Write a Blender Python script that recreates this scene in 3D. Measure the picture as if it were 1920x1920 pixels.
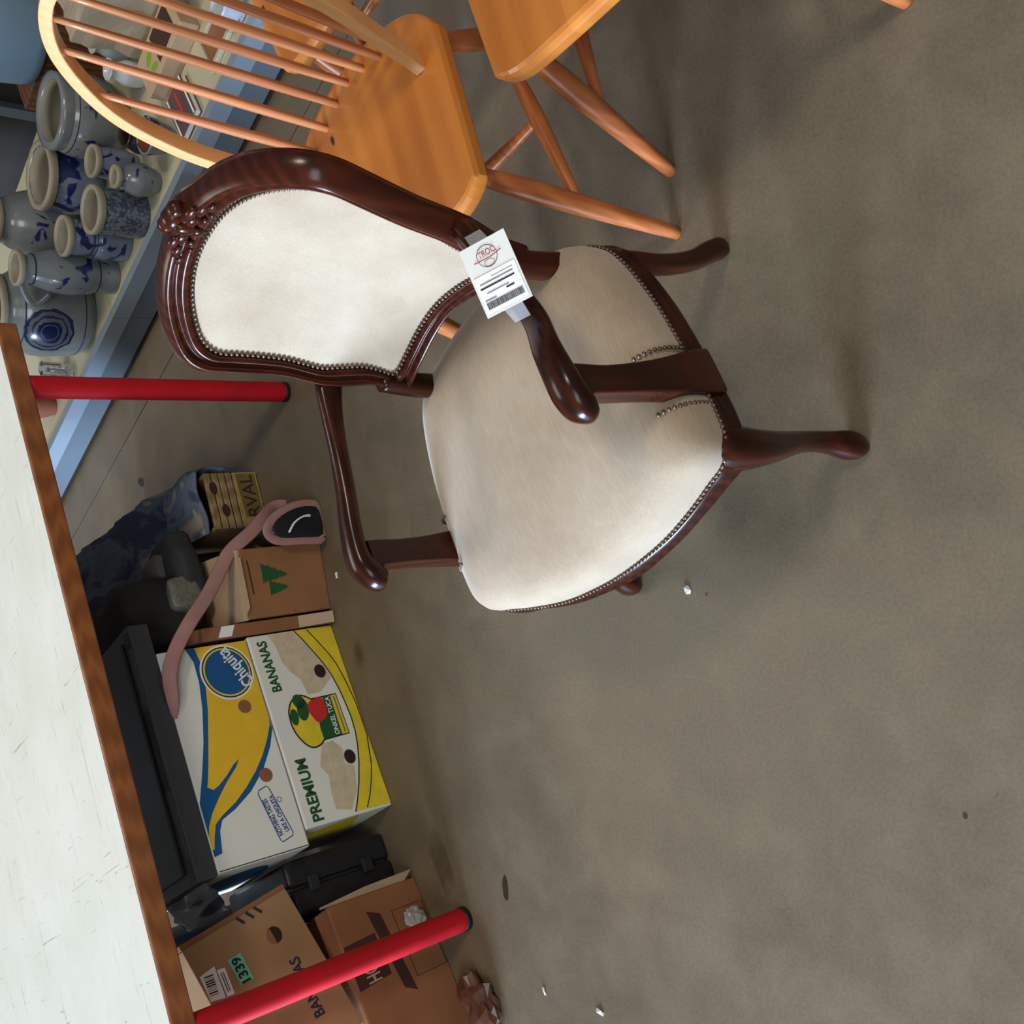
import bpy, bmesh, math, random
from mathutils import Vector, Matrix, noise
random.seed(7)
for o in list(bpy.data.objects): bpy.data.objects.remove(o, do_unlink=True)
scn = bpy.context.scene
COL = scn.collection
V = Vector
# ------------------------------------------------------------------ camera
cam_d = bpy.data.cameras.new('camera'); cam = bpy.data.objects.new('camera', cam_d); COL.objects.link(cam)
FPX = 2050.0
cam_d.sensor_fit = 'HORIZONTAL'; cam_d.sensor_width = 36.0; cam_d.lens = 36.0 * FPX / 1920.0
cam_d.clip_start = 0.05
down = V((2227.0, -173.0, FPX)).normalized()          # world down seen in (image right, image down, forward)
fwd = V((0, 0, 1)); Yc = (fwd - down * fwd.dot(down)).normalized(); Zc = -down; Xc = Yc.cross(Zc)
right = V((Xc.x, Yc.x, Zc.x)); upv = -V((Xc.y, Yc.y, Zc.y)); back = -V((Xc.z, Yc.z, Zc.z))
cam.matrix_world = Matrix(((right.x, upv.x, back.x, 0), (right.y, upv.y, back.y, 0), (right.z, upv.z, back.z, 1.65), (0, 0, 0, 1)))
scn.camera = cam
# ------------------------------------------------------------------ world and lights
w = bpy.data.worlds.new('world'); scn.world = w; w.use_nodes = True
w.node_tree.nodes['Background'].inputs[0].default_value = (0.94, 0.97, 1.0, 1)
w.node_tree.nodes['Background'].inputs[1].default_value = 0.26

def area(name, loc, target, sx, sy, power, color):
    l = bpy.data.lights.new(name, 'AREA'); l.shape = 'RECTANGLE'; l.size = sx; l.size_y = sy
    l.energy = power; l.color = color
    o = bpy.data.objects.new(name, l); COL.objects.link(o); o.location = loc
    o.rotation_euler = (V(target) - V(loc)).to_track_quat('-Z', 'Y').to_euler()
    return o
area('window_light', (-8.5, 1.0, 1.75), (0.3, 1.40, 0.7), 3.4, 2.2, 2500, (0.58, 0.76, 1.0))
area('ceiling_lamp_light', (2.7, -1.0, 6.3), (0.3, 1.5, 0.2), 1.0, 1.0, 135, (1.0, 0.89, 0.71))
area('ceiling_row_light', (-0.6, 4.8, 4.6), (0.2, 3.0, 0.3), 2.4, 0.8, 70, (1.0, 0.95, 0.86))
area('carton_fill_light', (-1.6, -3.0, 4.8), (-0.4, 2.2, 0.3), 3.0, 2.0, 135, (0.80, 0.93, 1.0))  # added fill behind the camera, brightens the box fronts under the table
vs = scn.view_settings
vs.view_transform = 'Standard'; vs.look = 'None'; vs.gamma = 1.0; vs.use_curve_mapping = False; vs.exposure = -0.06

# ------------------------------------------------------------------ helpers
def mesh(name, verts, faces, mat=None, parent=None, smooth=True, loc=None):
    me = bpy.data.meshes.new(name); me.from_pydata([tuple(v) for v in verts], [], faces); me.update()
    bm = bmesh.new(); bm.from_mesh(me); bmesh.ops.recalc_face_normals(bm, faces=bm.faces); bm.to_mesh(me); bm.free()
    if smooth:
        for p in me.polygons: p.use_smooth = True
    o = bpy.data.objects.new(name, me); COL.objects.link(o)
    if mat: me.materials.append(mat)
    if parent: o.parent = parent
    if loc is not None: o.location = loc
    return o
def flat(name, verts, faces, mat=None, parent=None):
    return mesh(name, verts, faces, mat, parent, smooth=False)
def empty(name, loc=(0, 0, 0), rz=0.0):
    o = bpy.data.objects.new(name, None); COL.objects.link(o); o.location = loc; o.rotation_euler = (0, 0, rz); o.empty_display_size = 0.1
    return o
def tag(o, label, cat, group=None):
    o['label'] = label; o['category'] = cat
    if group: o['group'] = group
    return o
def struct(o): o['kind'] = 'structure'; return o
def stuff(o): o['kind'] = 'stuff'; return o
def cr(pts, k=4, closed=False):
    """Catmull-Rom refine of tuples of any length"""
    n = len(pts); out = []
    rng = range(n) if closed else range(n - 1)
    for i in rng:
        g = (lambda j: pts[j % n]) if closed else (lambda j: pts[min(max(j, 0), n - 1)])
        p0, p1, p2, p3 = g(i - 1), g(i), g(i + 1), g(i + 2)
        for s in range(k):
            t = s / k
            out.append(tuple(0.5 * ((2 * b) + (c - a) * t + (2 * a - 5 * b + 4 * c - d) * t * t + (-a + 3 * b - 3 * c + d) * t ** 3) for a, b, c, d in zip(p0, p1, p2, p3)))
    if not closed: out.append(tuple(pts[-1]))
    return out
def sweep(name, rows, mat, parent=None, k=4, n=14, p=2.6, up=(0, 0, 1), cap=True, smooth=True):
    """rows: (x,y,z,width,height) ; width lies across 'up', height along it"""
    rows = cr(rows, k) if k > 1 else [tuple(r) for r in rows]
    P = [V(r[:3]) for r in rows]; vs_, fs = [], []
    up = V(up)
    for i, r in enumerate(rows):
        t = (P[min(i + 1, len(P) - 1)] - P[max(i - 1, 0)]).normalized()
        a = t.cross(up)
        if a.length < 1e-4: a = t.cross(V((0.3, 1, 0)))
        a.normalize(); b = a.cross(t).normalized()
        for j in range(n):
            th = 2 * math.pi * j / n; c, s = math.cos(th), math.sin(th)
            ca = math.copysign(abs(c) ** (2 / p), c); sb = math.copysign(abs(s) ** (2 / p), s)
            vs_.append(P[i] + a * (ca * r[3] / 2) + b * (sb * r[4] / 2))
    m = len(P)
    for i in range(m - 1):
        for j in range(n): fs.append((i * n + j, i * n + (j + 1) % n, (i + 1) * n + (j + 1) % n, (i + 1) * n + j))
    if cap: fs.append(tuple(range(n - 1, -1, -1))); fs.append(tuple((m - 1) * n + j for j in range(n)))
    return mesh(name, vs_, fs, mat, parent, smooth)
def rod(name, a, b, prof, mat, parent=None, n=12, k=3):
    """turned rod: prof = list of (t, diameter)"""
    a, b = V(a), V(b)
    return sweep(name, [(*(a.lerp(b, t)), d, d) for t, d in prof], mat, parent, k=k, n=n, p=2.0, up=(0.13, 0.2, 0.97) if abs((b - a).normalized().z) < 0.9 else (1, 0, 0))
def lathe(name, prof, mat, parent=None, n=28, loc=None, cx=0.0, cy=0.0, cap=(True, True)):
    vs_, fs = [], []
    for r, z in prof:
        for j in range(n):
            th = 2 * math.pi * j / n; vs_.append((cx + r * math.cos(th), cy + r * math.sin(th), z))
    for i in range(len(prof) - 1):
        for j in range(n): fs.append((i * n + j, i * n + (j + 1) % n, (i + 1) * n + (j + 1) % n, (i + 1) * n + j))
    L = len(prof) - 1
    if cap[0]: fs.append(tuple(range(n - 1, -1, -1)))
    if cap[1]: fs.append(tuple(L * n + j for j in range(n)))
    return mesh(name, vs_, fs, mat, parent, loc=loc)
def box(name, lo, hi, mat, parent=None, bev=0.002, M=None, seg=2):
    bm = bmesh.new(); bmesh.ops.create_cube(bm, size=1)
    for v in bm.verts: v.co = V([(l + h) / 2 + c * (h - l) for l, h, c in zip(lo, hi, v.co)])
    if bev: bmesh.ops.bevel(bm, geom=bm.edges[:], offset=bev, segments=seg, affect='EDGES', profile=0.5)
    if M: bm.transform(M)
    me = bpy.data.meshes.new(name); bm.to_mesh(me); bm.free()
    o = bpy.data.objects.new(name, me); COL.objects.link(o); me.materials.append(mat)
    if parent: o.parent = parent
    return o
def ico(bm, c, r, sub=1, sc=(1, 1, 1)):
    g = bmesh.ops.create_icosphere(bm, subdivisions=sub, radius=1)
    for v in g['verts']: v.co = V((v.co.x * sc[0] * r + c[0], v.co.y * sc[1] * r + c[1], v.co.z * sc[2] * r + c[2]))
def bmobj(name, bm, mat, parent=None, smooth=True):
    me = bpy.data.meshes.new(name); bm.to_mesh(me); bm.free(); me.materials.append(mat)
    if smooth:
        for p in me.polygons: p.use_smooth = True
    o = bpy.data.objects.new(name, me); COL.objects.link(o)
    if parent: o.parent = parent
    return o
def lerp_t(x, tab):
    for (xa, ya), (xb, yb) in zip(tab[:-1], tab[1:]):
        if xa <= x <= xb: return ya + (yb - ya) * (x - xa) / (xb - xa)
    return tab[0][1] if x < tab[0][0] else tab[-1][1]
class Face:
    """upright printed face: u runs left to right along d, v is height; +off comes towards the viewer"""
    def __init__(s, d=(1, 0), g=(0, 0, 0)):
        s.d = V((d[0], d[1], 0)).normalized(); s.n = V((s.d.y, -s.d.x, 0)); s.g = V(g)
    def at(s, u, v, off=0.0): return s.g + s.d * u + V((0, 0, v)) + s.n * off
F0 = Face((1, 0))                                  # faces -y in a thing's own axes
def patch(name, pts, mat, parent, off=0.0006, F=F0):
    return flat(name, [F.at(u, v, off) for u, v in pts], [tuple(range(len(pts)))], mat, parent)
def ell(u, v, a, b, n=28, rot=0.0):
    c, s = math.cos(rot), math.sin(rot); out = []
    for j in range(n):
        x, y = a * math.cos(2 * math.pi * j / n), b * math.sin(2 * math.pi * j / n); out.append((u + x * c - y * s, v + x * s + y * c))
    return out
def band(name, line, wid, mat, parent, off, F=F0, closed=False):
    vs_, fs = [], []; n = len(line)
    for i in range(n):
        a = V(line[(i - 1) % n] if closed else line[max(i - 1, 0)]); b = V(line[(i + 1) % n] if closed else line[min(i + 1, n - 1)])
        t = (b - a).normalized(); q = V((-t.y, t.x)) * wid / 2; c = V(line[i])
        vs_ += [F.at(*(c + q), off), F.at(*(c - q), off)]
    for i in range(n if closed else n - 1): j = (i + 1) % n; fs.append((2 * i, 2 * i + 1, 2 * j + 1, 2 * j))
    return flat(name, vs_, fs, mat, parent)
def text(name, s, p0, p1, hgt, mat, parent, off=0.0008, F=F0, bold=0.012, shear=0.0):
    """lettering whose baseline runs from p0 to p1 on the face"""
    cu = bpy.data.curves.new(name, 'FONT'); cu.body = s; cu.size = 1.0; cu.offset = bold; cu.shear = shear; cu.resolution_u = 3
    o = bpy.data.objects.new(name, cu); COL.objects.link(o)
    dg = bpy.context.evaluated_depsgraph_get(); me = bpy.data.meshes.new_from_object(o.evaluated_get(dg))
    bpy.data.objects.remove(o, do_unlink=True)
    xs = [v.co.x for v in me.vertices]; ys = [v.co.y for v in me.vertices]
    x0, x1, y1 = min(xs), max(xs), max(ys); p0, p1 = V(p0), V(p1); t = (p1 - p0); L = t.length; t.normalize(); q = V((-t.y, t.x))
    for v in me.vertices:
        pt = p0 + t * ((v.co.x - x0) / (x1 - x0) * L) + q * (v.co.y / max(y1, 1e-6) * hgt); v.co = F.at(pt.x, pt.y, off)
    me.materials.clear(); me.materials.append(mat)
    ob = bpy.data.objects.new(name, me); COL.objects.link(ob); ob.parent = parent
    return ob

# ------------------------------------------------------------------ materials
def srgb(r, g, b):
    f = lambda c: (c / 255 / 12.92) if c / 255 <= 0.04045 else ((c / 255 + 0.055) / 1.055) ** 2.4
    return (f(r), f(g), f(b), 1)
class Mat:
    def __init__(s, name):
        s.m = bpy.data.materials.new(name); s.m.use_nodes = True; s.nt = s.m.node_tree; s.b = s.nt.nodes['Principled BSDF']
    def n(s, t, **kw):
        nd = s.nt.nodes.new(t)
        for k, v in kw.items():
            if k[0] == '_': nd.inputs[k[1:].replace('_', ' ')].default_value = v
            else: setattr(nd, k, v)
        return nd
    def l(s, a, b): s.nt.links.new(a, b)
    def coord(s, scale=(1, 1, 1), kind='Object', rot=(0, 0, 0)):
        tc = s.n('ShaderNodeTexCoord'); mp = s.n('ShaderNodeMapping'); mp.inputs['Scale'].default_value = scale; mp.inputs['Rotation'].default_value = rot
        s.l(tc.outputs[kind], mp.inputs[0]); return mp.outputs[0]
    def noise(s, vec, scale, detail=4, rough=0.55, dist=0.0):
        nd = s.n('ShaderNodeTexNoise', _Scale=scale, _Detail=detail, _Roughness=rough, _Distortion=dist); s.l(vec, nd.inputs['Vector']); return nd.outputs['Fac']
    def ramp(s, fac, stops, interp='LINEAR'):
        r = s.n('ShaderNodeValToRGB'); cr_ = r.color_ramp; cr_.interpolation = interp
        while len(cr_.elements) < len(stops): cr_.elements.new(0.5)
        for e, (p, c) in zip(cr_.elements, stops): e.position = p; e.color = c
        s.l(fac, r.inputs[0]); return r.outputs[0]
    def mix(s, fac, a, b, mode='MIX'):
        m = s.n('ShaderNodeMix', data_type='RGBA', blend_type=mode)
        for sock, v in ((m.inputs['Factor'], fac), (m.inputs['A'], a), (m.inputs['B'], b)):
            pass
        for idx, v in ((0, fac), (6, a), (7, b)):
            if isinstance(v, (int, float, tuple)): m.inputs[idx].default_value = v
            else: s.l(v, m.inputs[idx])
        return m.outputs[2]
    def bump(s, h, strength=0.2, dist=0.01):
        b = s.n('ShaderNodeBump', _Strength=strength, _Distance=dist); s.l(h, b.inputs['Height']); s.l(b.outputs[0], s.b.inputs['Normal'])
    def col(s, c):
        if isinstance(c, tuple): s.b.inputs['Base Color'].default_value = c
        else: s.l(c, s.b.inputs['Base Color'])
    def set(s, **kw):
        for k, v in kw.items(): s.b.inputs[k.replace('_', ' ')].default_value = v
        return s
def plain(name, c, rough=0.6, var=0.12, scale=14.0, bump=0.0, **kw):
    m = Mat(name); v = m.coord(); f = m.noise(v, scale, 4)
    d = tuple(x * (1 - var) for x in c[:3]) + (1,); u = tuple(min(1, x * (1 + var)) for x in c[:3]) + (1,)
    m.col(m.ramp(f, [(0.3, d), (0.7, u)])); m.set(Roughness=rough, **kw)
    if bump: m.bump(m.noise(v, scale * 6, 3), bump, 0.004)
    return m.m
def wood(name, cols, scale=(1, 1, 1), rough=0.35, rings=9.0, dist=3.0, knots=False, coat=0.0, rot=(0, 0, 0), spec=0.45):
    m = Mat(name); v = m.coord(scale, rot=rot)
    wv = m.n('ShaderNodeTexWave', wave_type='BANDS', bands_direction='X', _Scale=rings, _Distortion=dist, _Detail=3.0)
    wv.inputs['Detail Scale'].default_value = 1.3; m.l(v, wv.inputs['Vector'])
    fine = m.noise(m.coord((scale[0] * 30, scale[1] * 30, scale[2] * 30), rot=rot), 3.0, 3)
    base = m.ramp(wv.outputs['Color'], [(0.0, cols[0]), (0.55, cols[1]), (1.0, cols[2])])
    c = m.mix(0.22, base, m.ramp(fine, [(0.35, cols[0]), (0.7, cols[2])]), 'MIX')
    oi = m.n('ShaderNodeObjectInfo')
    c = m.mix(0.35, c, m.ramp(oi.outputs['Random'], [(0.0, tuple(x * 0.72 for x in cols[1][:3]) + (1,)), (1.0, tuple(min(1, x * 1.25) for x in cols[2][:3]) + (1,))]))
    if knots:
        vo = m.n('ShaderNodeTexVoronoi', _Scale=10.5, _Randomness=1.0); m.l(m.coord((1, 0.55, 0.1)), vo.inputs['Vector'])
        kn = m.ramp(vo.outputs['Distance'], [(0.0, (1, 1, 1, 1)), (0.045, (0.9, 0.9, 0.9, 1)), (0.075, (0, 0, 0, 1))])
        c = m.mix(kn, c, srgb(58, 26, 12))
    m.col(c); m.set(Roughness=rough); m.b.inputs['Specular IOR Level'].default_value = spec; m.b.inputs['Coat Weight'].default_value = coat; m.b.inputs['Coat Roughness'].default_value = 0.15
    m.bump(fine, 0.05, 0.002)
    return m.m
MAHOG = wood('mahogany', (srgb(26, 8, 4), srgb(44, 15, 7), srgb(66, 25, 12)), (1, 1, 0.25), 0.22, 14, 4, coat=0.0, spec=0.25)
PINE = wood('pine', (srgb(180, 102, 36), srgb(189, 111, 41), srgb(198, 122, 48)), (1, 0.10, 1), 0.36, 5, 2.0, knots=True, coat=0.2)
PINE_LEG = wood('pine_turned', (srgb(150, 76, 36), srgb(168, 90, 44), srgb(184, 108, 58)), (1, 1, 0.15), 0.36, 18, 3, coat=0.25)
PINE_SP = wood('pine_spindle', (srgb(158, 88, 50), srgb(176, 106, 64), srgb(192, 124, 80)), (1, 1, 0.15), 0.36, 18, 3, coat=0.25)
PINE_BOW = wood('pine_bent', (srgb(204, 148, 92), srgb(209, 154, 98), srgb(214, 160, 104)), (1, 0.2, 0.2), 0.36, 18, 2, coat=0.25)
EDGEWOOD = wood('edge_wood', (srgb(108, 58, 28), srgb(136, 78, 40), srgb(158, 96, 52)), (0.12, 1, 1), 0.4, 30, 5, coat=0.2)
OLDWOOD = wood('old_wood', (srgb(70, 40, 22), srgb(104, 62, 34), srgb(130, 84, 50)), (1, 0.2, 1), 0.5, 12, 4)
def velvet():
    m = Mat('velvet'); v = m.coord((1, 1, 1)); f = m.noise(v, 5.0, 4, 0.55); st = m.noise(m.coord((1, 0.06, 1), rot=(0, 0, 0.5)), 420.0, 2)
    c = m.ramp(f, [(0.3, srgb(148, 127, 105)), (0.52, srgb(167, 147, 125)), (0.72, srgb(179, 162, 143))])
    c = m.mix(0.16, c, m.ramp(st, [(0.35, srgb(148, 128, 104)), (0.7, srgb(200, 184, 164))]))
    m.col(c); m.set(Roughness=0.9); m.b.inputs['Sheen Weight'].default_value = 0.35; m.b.inputs['Sheen Roughness'].default_value = 0.45
    m.b.inputs['Specular IOR Level'].default_value = 0.1
    m.bump(st, 0.12, 0.001); return m.m
VELVET = velvet()
NAIL = plain('antique_nail', srgb(116, 94, 80), 0.35, 0.3, 60, Metallic=0.7)
def floor_mat():
    m = Mat('concrete_floor'); v = m.coord()
    a = m.noise(v, 1.6, 6, 0.6, 0.4); b = m.noise(v, 7.0, 6, 0.62, 0.3); c = m.noise(v, 160.0, 3, 0.6); e = m.noise(v, 3.1, 3, 0.5, 1.0)
    col = m.ramp(a, [(0.28, srgb(90, 76, 59)), (0.5, srgb(104, 89, 69)), (0.72, srgb(117, 101, 79))])
    col = m.mix(0.45, col, m.ramp(b, [(0.3, srgb(82, 71, 56)), (0.5, srgb(103, 88, 68)), (0.72, srgb(124, 108, 84))]))
    col = m.mix(m.ramp(e, [(0.56, (0, 0, 0, 1)), (0.72, (0.4, 0.4, 0.4, 1))]), col, srgb(102, 94, 70))
    col = m.mix(0.14, col, m.ramp(c, [(0.3, srgb(68, 61, 51)), (0.7, srgb(150, 137, 116))]))
    m.col(col); r = m.ramp(b, [(0.3, (0.42, 0.42, 0.42, 1)), (0.7, (0.62, 0.62, 0.62, 1))]); m.l(r, m.b.inputs['Roughness'])
    m.bump(c, 0.06, 0.002); return m.m
FLOOR = floor_mat()
def laminate():
    m = Mat('cream_laminate'); v = m.coord()
    s1 = m.noise(m.coord((2.0, 60, 1), rot=(0, 0, 0.35)), 3.4, 5, 0.7, 0.6); s2 = m.noise(m.coord((40, 3, 1), rot=(0, 0, 0.5)), 2.2, 5, 0.7, 0.8); d = m.noise(v, 5.0, 4)
    c = m.ramp(d, [(0.3, srgb(224, 223, 208)), (0.7, srgb(234, 233, 220))])
    c = m.mix(m.ramp(s1, [(0.63, (0, 0, 0, 1)), (0.66, (0.7, 0.7, 0.7, 1))]), c, srgb(140, 128, 110))
    c = m.mix(m.ramp(s2, [(0.64, (0, 0, 0, 1)), (0.67, (0.6, 0.6, 0.6, 1))]), c, srgb(120, 112, 100))
    m.col(c); m.set(Roughness=0.4); return m.m
LAM = laminate()
RED = plain('red_paint', srgb(186, 18, 32), 0.5, 0.12, 9, 0.05, Specular_IOR_Level=0.3)
BLACK = plain('black_plastic', srgb(24, 25, 27), 0.45, 0.2, 20)
CARD = plain('cardboard', srgb(158, 120, 82), 0.85, 0.10, 9, 0.03)
CARD_D = plain('cardboard_brown', srgb(140, 92, 58), 0.85, 0.12, 8, 0.03)
CARD_O = plain('cardboard_orange', srgb(146, 98, 60), 0.7, 0.12, 7, 0.03)
CARD_L = plain('cardboard_pale', srgb(186, 158, 128), 0.85, 0.08, 9)
WHITE = plain('white_card', srgb(226, 224, 216), 0.6, 0.04, 6)
PAPER = plain('white_paper', srgb(232, 231, 226), 0.6, 0.03, 30)
STAIN = plain('stained_card', srgb(204, 186, 158), 0.7, 0.12, 40)
INK_Y = plain('yellow_ink', srgb(232, 186, 44), 0.5, 0.05, 20)
INK_YL = plain('lemon_ink', srgb(226, 200, 48), 0.5, 0.10, 30)
INK_B = plain('blue_ink', srgb(18, 84, 140), 0.5, 0.06, 20)
INK_DB = plain('navy_ink', srgb(22, 40, 70), 0.5, 0.06, 20)
INK_G = plain('green_ink', srgb(26, 82, 44), 0.5, 0.08, 20)
INK_R = plain('red_ink', srgb(206, 44, 44), 0.5, 0.05, 20)
INK_K = plain('black_ink', srgb(22, 26, 24), 0.6, 0.1, 20)
INK_BR = plain('brown_ink', srgb(62, 34, 26), 0.6, 0.15, 30)
INK_GR = plain('grey_ink', srgb(120, 120, 120), 0.6, 0.25, 300)
MINT = plain('mint_label', srgb(108, 200, 160), 0.5, 0.05, 20)
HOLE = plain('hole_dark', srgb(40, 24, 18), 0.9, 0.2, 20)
HOLE_T = plain('hole_tan', srgb(140, 92, 62), 0.9, 0.1, 20)
GREYPL = plain('grey_plastic', srgb(62, 64, 70), 0.42, 0.08, 30)
DGREY = plain('charcoal_plastic', srgb(34, 37, 44), 0.35, 0.1, 20)
METAL = plain('blue_grey_metal', srgb(132, 144, 156), 0.38, 0.06, 3, Metallic=0.15)
METAL_D = plain('shelf_kick_metal', srgb(96, 106, 116), 0.45, 0.08, 4, Metallic=0.15)
CREAM = plain('cream_shelf_board', srgb(186, 178, 150), 0.5, 0.06, 5)
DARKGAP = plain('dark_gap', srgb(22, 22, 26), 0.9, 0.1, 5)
NAVYCLOTH = None
def camo():
    m = Mat('navy_camo_cloth'); v = m.coord(); f = m.noise(v, 8.0, 3, 0.5, 0.8); g = m.noise(m.coord((1, 1, 1), rot=(0.3, 0.2, 1)), 11.0, 2, 0.5, 0.5)
    c = m.ramp(f, [(0.40, srgb(58, 66, 88)), (0.47, srgb(98, 108, 126)), (0.56, srgb(86, 96, 116)), (0.62, srgb(150, 140, 126))])
    c = m.mix(m.ramp(g, [(0.58, (0, 0, 0, 1)), (0.62, (0.8, 0.8, 0.8, 1))]), c, srgb(56, 62, 82))
    m.col(c); m.set(Roughness=0.85); m.bump(m.noise(v, 40, 3), 0.2, 0.01); return m.m
CAMO = camo()
BAGCLOTH = plain('black_bag_cloth', srgb(38, 38, 40), 0.75, 0.3, 14, 0.2)
PINK = plain('dusty_pink_webbing', srgb(158, 116, 110), 0.8, 0.1, 25, 0.1)
CLEAR = Mat('clear_tape'); CLEAR.set(Roughness=0.12); CLEAR.b.inputs['Transmission Weight'].default_value = 0.85; CLEAR.col((0.95, 0.95, 0.95, 1)); CLEAR = CLEAR.m
GLASS = Mat('clear_glass'); GLASS.set(Roughness=0.05); GLASS.b.inputs['Transmission Weight'].default_value = 0.95; GLASS = GLASS.m
def stoneware(name, base, blue, amount, scale, lo=0.0, hi=1.0, tex=False):
    """grey salt glaze with cobalt brushwork between two heights (metres above the foot)"""
    m = Mat(name); v = m.coord(); f = m.noise(v, 12, 4)
    c = m.ramp(f, [(0.3, tuple(x * 0.85 for x in base[:3]) + (1,)), (0.7, tuple(min(1, x * 1.12) for x in base[:3]) + (1,))])
    nz = m.noise(v, scale, 2 if not tex else 4, 0.5, 1.2)
    mask = m.ramp(nz, [(amount, (0, 0, 0, 1)), (amount + 0.05, (1, 1, 1, 1))])
    sp = m.n('ShaderNodeSeparateXYZ'); m.l(v, sp.inputs[0])
    z = sp.outputs['Z']; mr = m.n('ShaderNodeMapRange'); mr.inputs['From Min'].default_value = 0.0; mr.inputs['From Max'].default_value = 0.4; m.l(z, mr.inputs['Value'])
    zone = m.ramp(mr.outputs[0], [(0.0, (0, 0, 0, 1)), (lo / 0.4, (1, 1, 1, 1)), (hi / 0.4, (0, 0, 0, 1))], 'CONSTANT')
    mk = m.mix(1.0, mask, zone, 'MULTIPLY'); c = m.mix(mk, c, blue)
    m.col(c); m.set(Roughness=0.22); m.b.inputs['Coat Weight'].default_value = 0.3
    if tex: m.bump(m.noise(v, 90, 3), 0.6, 0.006)
    return m.m
SG = srgb(118, 121, 120); COB = srgb(22, 36, 92)
BEIGECLAY = plain('beige_clay', srgb(148, 138, 118), 0.55, 0.08, 20)
SW_A = stoneware('stoneware_plain', SG, COB, 0.62, 18, 0.05, 0.16)
SW_B = stoneware('stoneware_blue', srgb(112, 120, 138), srgb(24, 34, 84), 0.50, 13, 0.02, 0.3)
SW_C = stoneware('stoneware_textured', srgb(104, 110, 120), srgb(58, 66, 84), 0.48, 60, 0.0, 0.3, True)
SW_D = stoneware('stoneware_spot', srgb(116, 122, 124), COB, 0.585, 16, 0.03, 0.2)
PORC = plain('white_porcelain', srgb(206, 210, 214), 0.18, 0.03, 10)
TERRA = plain('terracotta', srgb(122, 66, 44), 0.7, 0.1, 12)
TUBMAT = plain('grey_blue_tub', srgb(112, 134, 150), 0.5, 0.05, 3)
TANPAPER = plain('tan_wrapping', srgb(176, 160, 136), 0.4, 0.12, 7, 0.1)
def rosette_mat():
    m = Mat('stoneware_rosette'); v = m.coord()
    sub = m.n('ShaderNodeVectorMath', operation='SUBTRACT'); m.l(v, sub.inputs[0]); sub.inputs[1].default_value = ROS
    ln = m.n('ShaderNodeVectorMath', operation='LENGTH'); m.l(sub.outputs[0], ln.inputs[0])
    wob = m.noise(v, 34, 2); ad = m.n('ShaderNodeMath', operation='MULTIPLY_ADD'); m.l(wob, ad.inputs[0]); ad.inputs[1].default_value = 0.022; m.l(ln.outputs['Value'], ad.inputs[2])
    mr = m.n('ShaderNodeMapRange'); mr.inputs['From Min'].default_value = 0.011; mr.inputs['From Max'].default_value = 0.111; m.l(ad.outputs[0], mr.inputs['Value'])
    k, b2, g = (1, 1, 1, 1), (0.55, 0.55, 0.55, 1), (0, 0, 0, 1)
    mask = m.ramp(mr.outputs[0], [(0, k), (0.24, b2), (0.28, k), (0.40, b2), (0.52, k), (0.58, b2), (0.70, k), (0.80, g)], 'CONSTANT')
    base = m.ramp(m.noise(v, 10, 4), [(0.3, srgb(106, 110, 110)), (0.7, srgb(128, 131, 128))])
    m.col(m.mix(mask, base, srgb(20, 28, 66))); m.set(Roughness=0.22); m.b.inputs['Coat Weight'].default_value = 0.3
    return m.m
ROS = (-0.066, -0.130, 0.160)

# ------------------------------------------------------------------ setting
SH0 = V((1.224, 2.629, 0)); SHD = V((-0.499, 0.866, 0)); SHN = V((0.866, 0.499, 0))      # shelf front line, along, into the shelf
def sp(s, n, z=0.0): return SH0 + SHD * s + SHN * n + V((0, 0, z))
# floor in two pours with a saw joint parallel to the shelf
JO = -0.155
def slab(name, s0, s1, n0, n1, parent=None):
    c = [sp(s0, n0), sp(s1, n0), sp(s1, n1), sp(s0, n1)]
    return flat(name, [V((p.x, p.y, z)) for z in (0.0, -0.06) for p in c], [(0, 1, 2, 3), (4, 5, 6, 7), (0, 1, 5, 4), (1, 2, 6, 5), (2, 3, 7, 6), (3, 0, 4, 7)], FLOOR, parent)
fl = struct(slab('floor', -7, 8, -9, JO - 0.002)); slab('floor_slab', -7, 8, JO + 0.002, 2.4, fl)
flat('joint_bed', [(x, y, -0.012) for x, y in ((-7, -7), (7, -7), (7, 9), (-7, 9))], [(0, 1, 2, 3)], DARKGAP, fl)
wb = struct(flat('wall_back', [sp(-6, 1.3, 0), sp(6, 1.3, 0), sp(6, 1.3, 3.5), sp(-6, 1.3, 3.5), sp(-6, 1.4, 0), sp(6, 1.4, 0), sp(6, 1.4, 3.5), sp(-6, 1.4, 3.5)],
            [(0, 1, 2, 3), (4, 5, 6, 7), (0, 1, 5, 4), (3, 2, 6, 7), (0, 3, 7, 4), (1, 2, 6, 5)], plain('dim_wall', srgb(70, 70, 72), 0.9, 0.1, 2)))
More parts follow.
